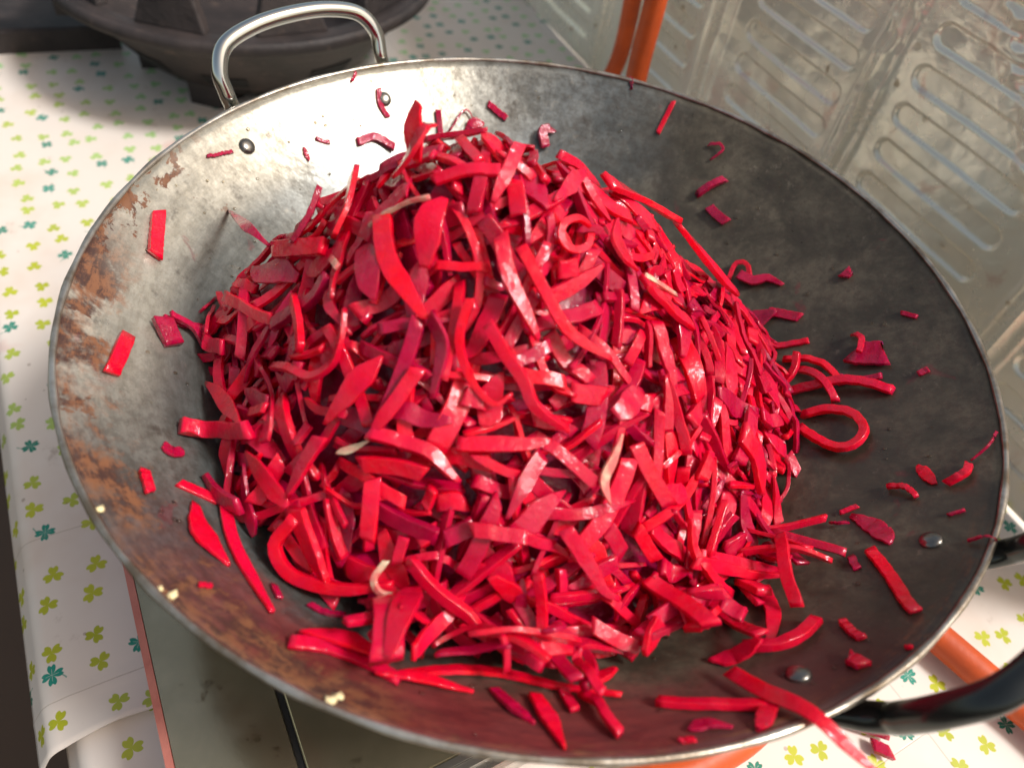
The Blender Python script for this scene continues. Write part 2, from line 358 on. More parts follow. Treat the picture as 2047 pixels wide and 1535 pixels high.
bowl_patch("air_port_shade_patch", math.radians(-90), math.radians(-73), TZ + .020, TZ + .046, .0012, M_HOLE)
bowl_patch("air_slot_shade_patch", math.radians(-128), math.radians(-106), TZ + .034, TZ + .052, .0012, M_HOLE)
bowl_patch("air_slot_shade_patch", math.radians(-48), math.radians(-30), TZ + .034, TZ + .052, .0012, M_HOLE)
for t in (-150, -95, -30, 90):
    tr = math.radians(t); er = np.array([math.cos(tr), math.sin(tr)]); et = np.array([-er[1], er[0]]); q = [IC + er * .075 + et * .03, IC + er * .075 - et * .03, IC + er * .125 - et * .016, IC + er * .125 + et * .016]
    o = part("foot", boxmesh("foot", q, TZ + .0018, TZ + .030, .003), M_IRON, ib)
# left lug with the gas inlet and its pipe
tr = math.radians(-157); er = np.array([math.cos(tr), math.sin(tr)]); et = np.array([-er[1], er[0]])
q = [IC + er * .15 - et * .02, IC + er * .15 + et * .02, IC + er * .19 + et * .014, IC + er * .19 - et * .014]
o = part("inlet_lug", boxmesh("inlet_lug", q[::-1], IZ - .05, IZ + .006, .004), M_IRON, ib)
P0 = IC + er * .175; V, F = sweep([(*P0, IZ - .02), (*(P0 + np.array([-.12, -.055])), IZ - .022), (*(P0 + np.array([-.3, -.13])), IZ - .03)], .013, 16); part("inlet_pipe", mesh("inlet_pipe", V, F), M_IRON, ib)
q = [(-.505, .49), (-.545, .40), (-.66, .43), (-.70, .54), (-.56, .56)]
ap = link("iron_plate", boxmesh("iron_plate", [(-.492, .478), (-.56, .54), (-.76, .52), (-.70, .40), (-.612, .416)], TZ + .0012, TZ + .026, .003), M_IRON)
tag(ap, "grimy brown iron slab lying left of the cast iron burner under its pipe", "iron slab")

# ------------------------------------------------------------------ foil splash guard
FN = np.array([.8435, .5372]); FL = np.array([.5372, -.8435]); FO = .3478 * FN
def foil_pt(s, z, off): p = FO + s * FL - off * FN; return p
FH = .19
folds = [-.881, -.694, -.507, -.3200, -.1375, .0550, .2420]
fg = empty("foil_splash_guard", (*(FO - .3 * FL), TZ), label="folding aluminium foil splash guard with pressed rib panels standing right of the pan", cat="splash guard")
def smooth01(x): x = np.clip(x, 0, 1); return x * x * (3 - 2 * x)
for k in range(len(folds) - 1):
    s0, s1 = folds[k], folds[k + 1]; W_ = s1 - s0; c = (s0 + s1) / 2 + (.004 if k != 3 else .004)
    if k == 3: c = -.2225
    if k == 4: c = -.0490
    if k == 5: c = .133
    far = k < 2; dx = .0022 if far else .0011
    ss = np.linspace(s0, s1, int(W_ / dx)); zz = np.linspace(TZ + .0016, FH, int((FH - TZ) / dx))
    S, Z = np.meshgrid(ss, zz, indexing='ij'); off = np.zeros_like(S)
    zt = {3: .0255, 4: .0155}.get(k, .02)
    for r in range(-6, 9):
        zc = zt - .0082 - .0292 * r
        if zc < TZ + .022 or zc > FH - .02: continue
        hw = .0085; hl = .0615
        ax = np.maximum(np.abs(S - c) - (hl - hw), 0); az = np.abs(Z - zc); d = np.sqrt(ax ** 2 + az ** 2) - hw
        off -= .0027 * smooth01((-d + .0010) / .0026)
    # border beads beside each fold
    for e in (s0 + .0105, s1 - .0125): off += .0016 * np.exp(-((S - e) / .0022) ** 2)
    for e in (s0, s1):
        big_ = .0085 if abs(e + .32) < .01 else .0042
        off += big_ * np.exp(-np.abs(S - e) / .0045)
    if k in (2, 3): off += .0022 * np.exp(-((S + .335) / .0018) ** 2) + .0020 * np.exp(-((S + .3055) / .0018) ** 2)
    wr = fbm(S * 18 + 40, Z * 18 + 40, 60, 3) * .0045 + fbm(S * 70 + 9, Z * 70 + 9, 70, 3) * .0009
    off += wr
    cr = np.clip((S + .12) / .05, 0, 1) * np.clip((Z - (.035 - (S + .06) * .9)) / .02, 0, 1)      # crumpled upper right
    rid = 1 - np.abs(2 * vnoise(S * 55 + 3, Z * 55 + 3, 80) - 1); rid2 = 1 - np.abs(2 * vnoise(S * 110 + 3, Z * 110 + 7, 81) - 1)
    off += cr * (rid * .007 + rid2 * .003 - .004)
    cb = np.exp(-((S + .136) / .012) ** 2) * np.clip((Z + .06) / .03, 0, 1); off += cb * (rid * .004 + rid2 * .0015 - .002)
    off = off * np.clip((Z - TZ) / .01, 0, 1)
    X = FO[0] + S * FL[0] - off * FN[0]; Y = FO[1] + S * FL[1] - off * FN[1]
    n1, n2 = X.shape; V = np.stack([X, Y, Z], -1).reshape(-1, 3); idx = np.arange(n1 * n2).reshape(n1, n2)
    Q = np.stack([idx[:-1, :-1], idx[1:, :-1], idx[1:, 1:], idx[:-1, 1:]], -1).reshape(-1, 4)
    me = fastquads("foil_panel", V, Q); u = me.uv_layers.new(name="UVMap"); UV = np.stack([S, Z], -1).reshape(-1, 2)[Q.ravel()]; u.data.foreach_set("uv", UV.astype(np.float32).ravel())
    o = part("foil_panel", me, M_FOIL, fg)

# ------------------------------------------------------------------ gas hoses
def hose(name, pts, r, **k):
    P = catmull(pts, 12); V, F = sweep(P, r, 24)
    o = link(name, mesh(name, V, F), M_HOSE); return tag(o, **k)
hz = TZ + .0115
hose("gas_hose", [(-.02, -.30, hz), (.03, -.205, hz), (.078, -.170, hz), (.125, -.148, hz), (.165, -.115, hz), (.185, -.06, hz), (.20, -.01, hz + .002), (.235, -.012, hz), (.2755, -.045, hz), (.309, -.074, hz), (.345, -.105, hz), (.40, -.17, hz)], .0098,
     label="orange rubber gas hose looping on the cloth below the near handle", cat="gas hose")
hose("gas_hose", [(.10, .30, hz), (.075, .315, -.17), (.052, .315, -.11), (.046, .318, -.05), (.046, .318, .01), (.044, .318, .06), (.040, .33, .115), (.022, .36, .148), (-.004, .40, .145), (.000, .43, .09), (.032, .465, .02), (.040, .485, -.06), (.038, .49, -.13), (.01, .47, -.18), (-.03, .44, hz)], .0086,
     label="orange rubber gas hose standing in a tall loop between pan and foil guard", cat="gas hose")

# ------------------------------------------------------------------ the pan
WR, WD, WP = .21, .105, 1.9
HARM = [-0.00043, -0.00011, 0.00025, -0.00243, -0.00171, -0.00059]
def rim_k(t):
    return 1 + sum(HARM[2 * i] * np.cos((i + 2) * t) + HARM[2 * i + 1] * np.sin((i + 2) * t) for i in range(3))
def zwok(x, y):
    r = np.hypot(x, y) / rim_k(np.arctan2(y, x)); return -WD * (1 - np.minimum(r / WR, 1.0) ** WP)
def mat_wok():
    m = NT("worn_rusty_carbon_steel"); v = m.obj(); x, y, z = m.xyz(v)
    r = m.math('SQRT', m.math('ADD', m.math('MULTIPLY', x, x), m.math('MULTIPLY', y, y)))
    big = m.noise(v, 9, 4, .6); med = m.noise(v, 34, 6, .68, .4); fine = m.noise(v, 150, 5, .7); big2 = m.noise(v, 7, 3, .5, off=(3, 1, 2))
    # ring-wise scratches: noise stretched round the axis
    th = m.math('ARCTAN2', y, x); sv = m.comb(m.math('MULTIPLY', th, .35), m.math('MULTIPLY', r, 9.0), 0.0); scr = m.noise(sv, 22, 5, .75)
    # bare worn side on the left and far wall, seasoned right painted darker for the dark surroundings it mirrors, blue grey bottom
    warp = m.math('MULTIPLY', m.math('SUBTRACT', big, .5), .13); M_, A_, S_ = (lambda a, b: m.math('MULTIPLY', a, b)), (lambda a, b: m.math('ADD', a, b)), (lambda a, b: m.math('SUBTRACT', a, b))
    rw = A_(r, M_(S_(med, .5), .030)); u = A_(A_(x, M_(y, -.25)), warp)
    left = M_(m.ramp(u, -.03, -.165), m.ramp(A_(y, warp), -.15, -.06)); outer = m.ramp(A_(r, M_(warp, .25)), .168, .190)
    far = M_(m.ramp(A_(y, warp), .02, .13), m.ramp(A_(x, warp), .10, -.06))
    dark = m.mix(m.ramp(med, .35, .68), (.055, .048, .034), (.120, .103, .072))
    inner = m.mix(m.ramp(scr, .3, .7), (.050, .058, .058), (.105, .118, .116))
    grey = m.mix(m.ramp(med, .3, .7), (.12, .135, .137), (.23, .25, .25))
    beige = m.mix(m.ramp(scr, .3, .7), (.36, .335, .27), (.50, .475, .40))
    c = m.mix(m.ramp(u, .06, -.06), dark, inner); c = m.mix(far, c, grey)
    c = m.mix(M_(left, A_(.15, M_(outer, .85))), c, beige)
    # dark mottled burn marks
    grain = m.ramp(m.noise(v, 210, 6, .8), .42, .60, 0, .5); c = m.mix(M_(grain, S_(1.0, M_(left, .6))), c, (.050, .040, .030))
    lt = m.ramp(m.noise(v, 120, 6, .8, off=(4, 4, 7)), .58, .70, 0, .30); c = m.mix(lt, c, (.30, .25, .19))
    mott = m.ramp(m.noise(v, 62, 5, .7, off=(5, 5, 1)), .56, .70); c = m.mix(M_(mott, .55), c, (.055, .043, .034))
    # maroon juice film on the outer front wall
    front = M_(M_(m.ramp(A_(y, M_(x, .25)), -.085, -.135), m.ramp(A_(x, warp), -.135, -.065)), m.ramp(rw, .176, .192))
    film = m.mix(m.ramp(scr, .35, .7), (.095, .016, .018), (.21, .036, .034))
    c = m.mix(M_(front, m.ramp(big2, .25, .55, .75, 1.0)), c, m.mix(m.ramp(x, .02, .13), film, (.070, .022, .021)))
    # rust: dark brown patches near the left rim, streaked orange and brown ring at the lower left
    flake = m.noise(v, 120, 7, .75, .3, off=(6, 3, 2)); streak = m.noise(sv, 34, 7, .8, .4)
    rustc = m.mix(m.ramp(flake, .42, .58), (.060, .022, .014), (.17, .070, .030))
    rust1 = m.ramp(A_(A_(m.noise(v, 58, 6, .68, .5, off=(2, 7, 1)), M_(m.ramp(r, .186, .209), .13)), M_(S_(flake, .5), .25)), .64, .68)
    rl = M_(M_(rust1, M_(m.ramp(A_(x, M_(y, -.25)), -.10, -.155), m.ramp(r, .170, .188))), m.ramp(y, .085, .03))
    c = m.mix(rl, c, rustc)
    diag = A_(M_(x, -.72), M_(y, -.69))
    ring = M_(m.ramp(diag, .140, .175), m.ramp(A_(rw, M_(S_(flake, .5), .03)), .191, .2005))
    edge = M_(M_(m.ramp(r, .2010, .2065), m.ramp(y, -.05, -.15)), m.ramp(streak, .45, .62, 0, .7)); och = m.math('MAXIMUM', ring, edge)
    c = m.mix(M_(och, m.ramp(med, .36, .52, .25, 1)), c, m.mix(m.ramp(A_(M_(streak, .45), M_(flake, .55)), .45, .56), (.050, .021, .015), (.19, .078, .034)))
    # crimson juice stains
    ju = m.ramp(m.noise(v, 40, 4, .6, .8, off=(1, 9, 6)), .66, .72); c = m.mix(M_(ju, .35), c, (.20, .02, .035))
    m.base(c)
    rusty = m.math('MAXIMUM', m.math('MAXIMUM', rl, och), M_(front, .5))
    m.metal(M_(S_(1.0, rusty), A_(.25, M_(m.math('MAXIMUM', far, M_(left, .85)), .36))))
    m.rough(A_(m.ramp(med, .3, .7, .27, .47), M_(rusty, .25)))
    h = m.math('ADD', m.math('MULTIPLY', m.noise(v, 85, 3, .5), 1.0), m.math('ADD', m.math('MULTIPLY', fine, .35), m.math('MULTIPLY', scr, .25)))
    m.bump(h, .5, .0010); return m.m
M_WOK = mat_wok()
M_RIM = mat_simple("bare_rim_steel", (.55, .53, .48), .32, .85, sc=60, col2=(.22, .17, .12), bs=.3)
M_CHROME = mat_simple("chromed_handle", (.62, .64, .62), .13, 1.0, var=.03, sc=8, bs=.03)
M_DCHROME = mat_simple("chrome_dark_reflections", (.055, .06, .06), .22, .75, var=.1, sc=14, bs=.15)  # chrome too; the dark surroundings it mirrors are put into the base colour
M_RIVET = mat_simple("worn_rivet_steel", (.24, .23, .21), .24, .9, sc=90, bs=.2)
wok = empty("pan", (0, 0, -WD), label="big round worn steel pan with rust spots, holding the red shredded heap", cat="pan")
NA_, NR_ = 240, 56
prof = [(WR * (i / NR_), 0) for i in range(NR_ + 1)]
V = []; F = []
tt = np.arange(NA_) / NA_ * 2 * np.pi; kk = rim_k(tt)
def ring_in(r, th_, dz=0): return np.stack([r * kk * np.cos(tt), r * kk * np.sin(tt), np.full(NA_, -WD * (1 - (r / WR) ** WP) + dz)], -1)
rs = WR * (np.arange(1, NR_ + 1) / NR_)
rows = [ring_in(r, tt) for r in rs]
for r_ in rows: r_[:, 2] += 0.0008 * (fbm(r_[:, 0] * 45 + 9, r_[:, 1] * 45 + 9, 90, 2)) * 1.0
th_ = .0016
for i in range(NR_ - 1, -1, -1):
    r = rs[i]; sl_ = WD * WP / WR * (r / WR) ** (WP - 1); nx = sl_ / math.hypot(1, sl_); nz = 1 / math.hypot(1, sl_)
    rr = r + th_ * nx; row = np.stack([rr * kk * np.cos(tt), rr * kk * np.sin(tt), np.full(NA_, -WD * (1 - (r / WR) ** WP) - th_ * nz)], -1); rows.append(row)
V = np.vstack(rows); M_ = len(rows); V = np.vstack([V, [[0, 0, -WD]], [[0, 0, -WD - th_]]])
F = [(i * NA_ + j, i * NA_ + (j + 1) % NA_, (i + 1) * NA_ + (j + 1) % NA_, (i + 1) * NA_ + j) for i in range(M_ - 1) for j in range(NA_)]
F += [(M_ * NA_, (j + 1) % NA_, j)[::-1] for j in range(NA_)] + [(M_ * NA_ + 1, (M_ - 1) * NA_ + j, (M_ - 1) * NA_ + (j + 1) % NA_)[::-1] for j in range(NA_)]
part("bowl", mesh("bowl", V, F), M_WOK, wok)
V = []; F = []; nb = 10
for j in range(NA_):
    for k in range(nb):
        a = k / nb * 2 * math.pi; q = .0013 * (1 + .22 * math.sin(j * .9) * math.sin(j * .23)) ; R_ = WR + .0006 + q * 1.1 * math.cos(a)
        V.append((R_ * kk[j] * math.cos(tt[j]), R_ * kk[j] * math.sin(tt[j]), .0002 + q * math.sin(a)))
for j in range(NA_):
    for k in range(nb): F.append((j * nb + k, ((j + 1) % NA_) * nb + k, ((j + 1) % NA_) * nb + (k + 1) % nb, j * nb + (k + 1) % nb))
part("rim", mesh("rim", V, F), M_RIM, wok)
def rivet(az):
    a = math.radians(az); r = .1955; z = float(zwok(r * math.cos(a), r * math.sin(a))); sl_ = WD * WP / WR * (r / WR) ** (WP - 1)
    n = np.array([-sl_ * math.cos(a), -sl_ * math.sin(a), 1]); n /= np.linalg.norm(n); c = np.array([r * math.cos(a), r * math.sin(a), z])
    t1 = np.cross(n, [0, 0, 1]); t1 /= np.linalg.norm(t1); t2 = np.cross(n, t1); V = []; F = []
    pr = [(.0046, -.0005), (.0046, .0006), (.0043, .0013), (.0035, .0019), (.0024, .0023), (.0011, .0025)]
    for rr, h in pr:
        for j in range(20): u = j / 20 * 2 * math.pi; V.append(c + n * h + rr * (math.cos(u) * t1 + math.sin(u) * t2))
    for i in range(len(pr) - 1):
        for j in range(20): F.append((i * 20 + j, i * 20 + (j + 1) % 20, (i + 1) * 20 + (j + 1) % 20, (i + 1) * 20 + j))
    F.append(tuple((len(pr) - 1) * 20 + j for j in range(20))); part("rivet", mesh("rivet", V, F), M_RIVET, wok)
    return c - n * .004, n
def handle(az0, az1, mat, name, lab, R=.0052, lift=.027, out=.027, sh=0):
    c0, n0 = rivet(az0); c1, n1 = rivet(az1)
    am = math.radians((az0 + az1) / 2 + sh); er = np.array([math.cos(am), math.sin(am), 0]); et = np.array([-er[1], er[0], 0])
    half = abs(math.radians(az1 - az0)) / 2 * .209
    sg = 1 if az1 > az0 else -1
    def loc(o, s, z): return er * (.209 + o) + et * s * sg + np.array([0, 0, z])
    fo = R + .0022
    pts = [c0 - n0 * (R + .0045), loc(fo - .003, -half * .99, -.008), loc(fo + .0004, -half * 1.0, .002), loc(out * .58, -half * 1.0, lift * .45), loc(out * .86, -half * .84, lift * .80), loc(out * 1.0, -half * .46, lift * .98), loc(out * 1.04, 0, lift * 1.03), loc(out * 1.0, half * .46, lift * .98), loc(out * .86, half * .84, lift * .80), loc(out * .58, half * 1.0, lift * .45), loc(fo + .0004, half * 1.0, .002), loc(fo - .003, half * .99, -.008), c1 - n1 * (R + .0045)]
    P = catmull(pts, 10); rad = np.full(len(P), R); rad[:8] *= np.linspace(.55, 1, 8); rad[-8:] *= np.linspace(1, .55, 8)
    V, F = sweep(P, rad, 24); o = part("handle", mesh("handle", V, F), mat, wok); o["label"] = lab
    for c, n in ((c0, n0), (c1, n1)):                                      # flattened foot plate under the rim, outside the bowl
        t1 = np.cross(n, [0, 0, 1]); t1 /= np.linalg.norm(t1); t2 = np.cross(n, t1); pl = []
        for h in (-.0022, -.0006):
            for j in range(16): u = j / 16 * 2 * math.pi; pl.append(c + n * (h + .0012) + .0085 * math.cos(u) * t1 + .011 * math.sin(u) * t2)
        Fp = [(j, (j + 1) % 16, 16 + (j + 1) % 16, 16 + j) for j in range(16)] + [tuple(range(16))[::-1], tuple(range(16, 32))]
        part("foot_plate", mesh("foot_plate", pl, Fp), mat, wok)
handle(155.6, 127.4, M_CHROME, "handle", "bright chrome loop handle", lift=.030, out=.020, sh=-3, R=.0044)
handle(-30.3, -57.0, M_DCHROME, "handle", "chrome loop handle coloured dark for its reflections", lift=.042, out=.020, sh=3)

# ------------------------------------------------------------------ the red shreds
def mat_shred(name, pale=False):
    m = NT(name); v = m.obj(); g = m.n("ShaderNodeNewGeometry").outputs["Position"]
    at = m.n("ShaderNodeAttribute"); at.attribute_name = "tone"; sep = m.n("ShaderNodeSeparateColor"); m.l(at.outputs["Color"], sep.inputs[0]); tone = sep.outputs[0]; face_glare = sep.outputs[1]
    n1 = m.noise(g, 110, 4, .6); n2 = m.noise(g, 650, 5, .7); drops = m.noise(g, 1500, 2, .5)
    if not pale:
        a = m.mix(tone, (.23, .0006, .034), (.88, .0006, .014)); a = m.mix(m.ramp(n1, .35, .72, 0, .4), a, (.54, .002, .055))
        a = m.mix(m.math('MULTIPLY', face_glare, sep.outputs[2]), a, (.64, .004, .070))  # wide faces pinker: glare of the wet surface painted into the colour
        a = m.mix(m.ramp(n2, .58, .75, 0, .22), a, (.88, .10, .14))
    else:
        a = m.mix(m.ramp(n1, .35, .6), (.78, .58, .40), (.74, .16, .15))
    m.base(a)
    ro = m.math('ADD', m.ramp(n1, .35, .65, .22, .55), m.ramp(n2, .4, .7, -.05, .12))
    m.rough(ro)
    b = m.b.inputs; b["Subsurface Weight"].default_value = .45; b["Subsurface Radius"].default_value = (1.0, .08, .09); b["Subsurface Scale"].default_value = .0045
    b["Specular IOR Level"].default_value = .10; m.setin(m.b, "Coat Weight", m.ramp(m.noise(g, 70, 3, .6, off=(3, 1, 8)), .36, .54, 0.3, 1.0)); b["Coat Roughness"].default_value = .07; cb = m.n("ShaderNodeBump"); cb.inputs["Strength"].default_value = 1.0; cb.inputs["Distance"].default_value = .0005; m.l(m.math("ADD", m.math("MULTIPLY", m.noise(g, 480, 3, .6), .9), m.math("MULTIPLY", m.noise(g, 200, 2, .5), 1.3)), cb.inputs["Height"]); m.l(cb.outputs[0], b["Coat Normal"])
    h = m.math('ADD', m.math('MULTIPLY', n2, .8), m.math('ADD', m.math('MULTIPLY', m.ramp(drops, .60, .70), .35), m.math('MULTIPLY', n1, 1.2)))
    m.bump(h, .7, .0007); return m.m
M_SHRED = mat_shred("wet_red_vegetable"); M_PALE = mat_shred("pale_vegetable", True)

# mound: peak x, y, z, (unused), then base radius at 12 bearings
HQ = np.array([-0.034, -0.0179, 0.0869, 1.3, 0.1641, 0.1611, 0.0905, 0.0869, 0.0821, 0.0777, 0.1383, 0.1255, 0.1525, 0.1652, 0.1753, 0.1670])
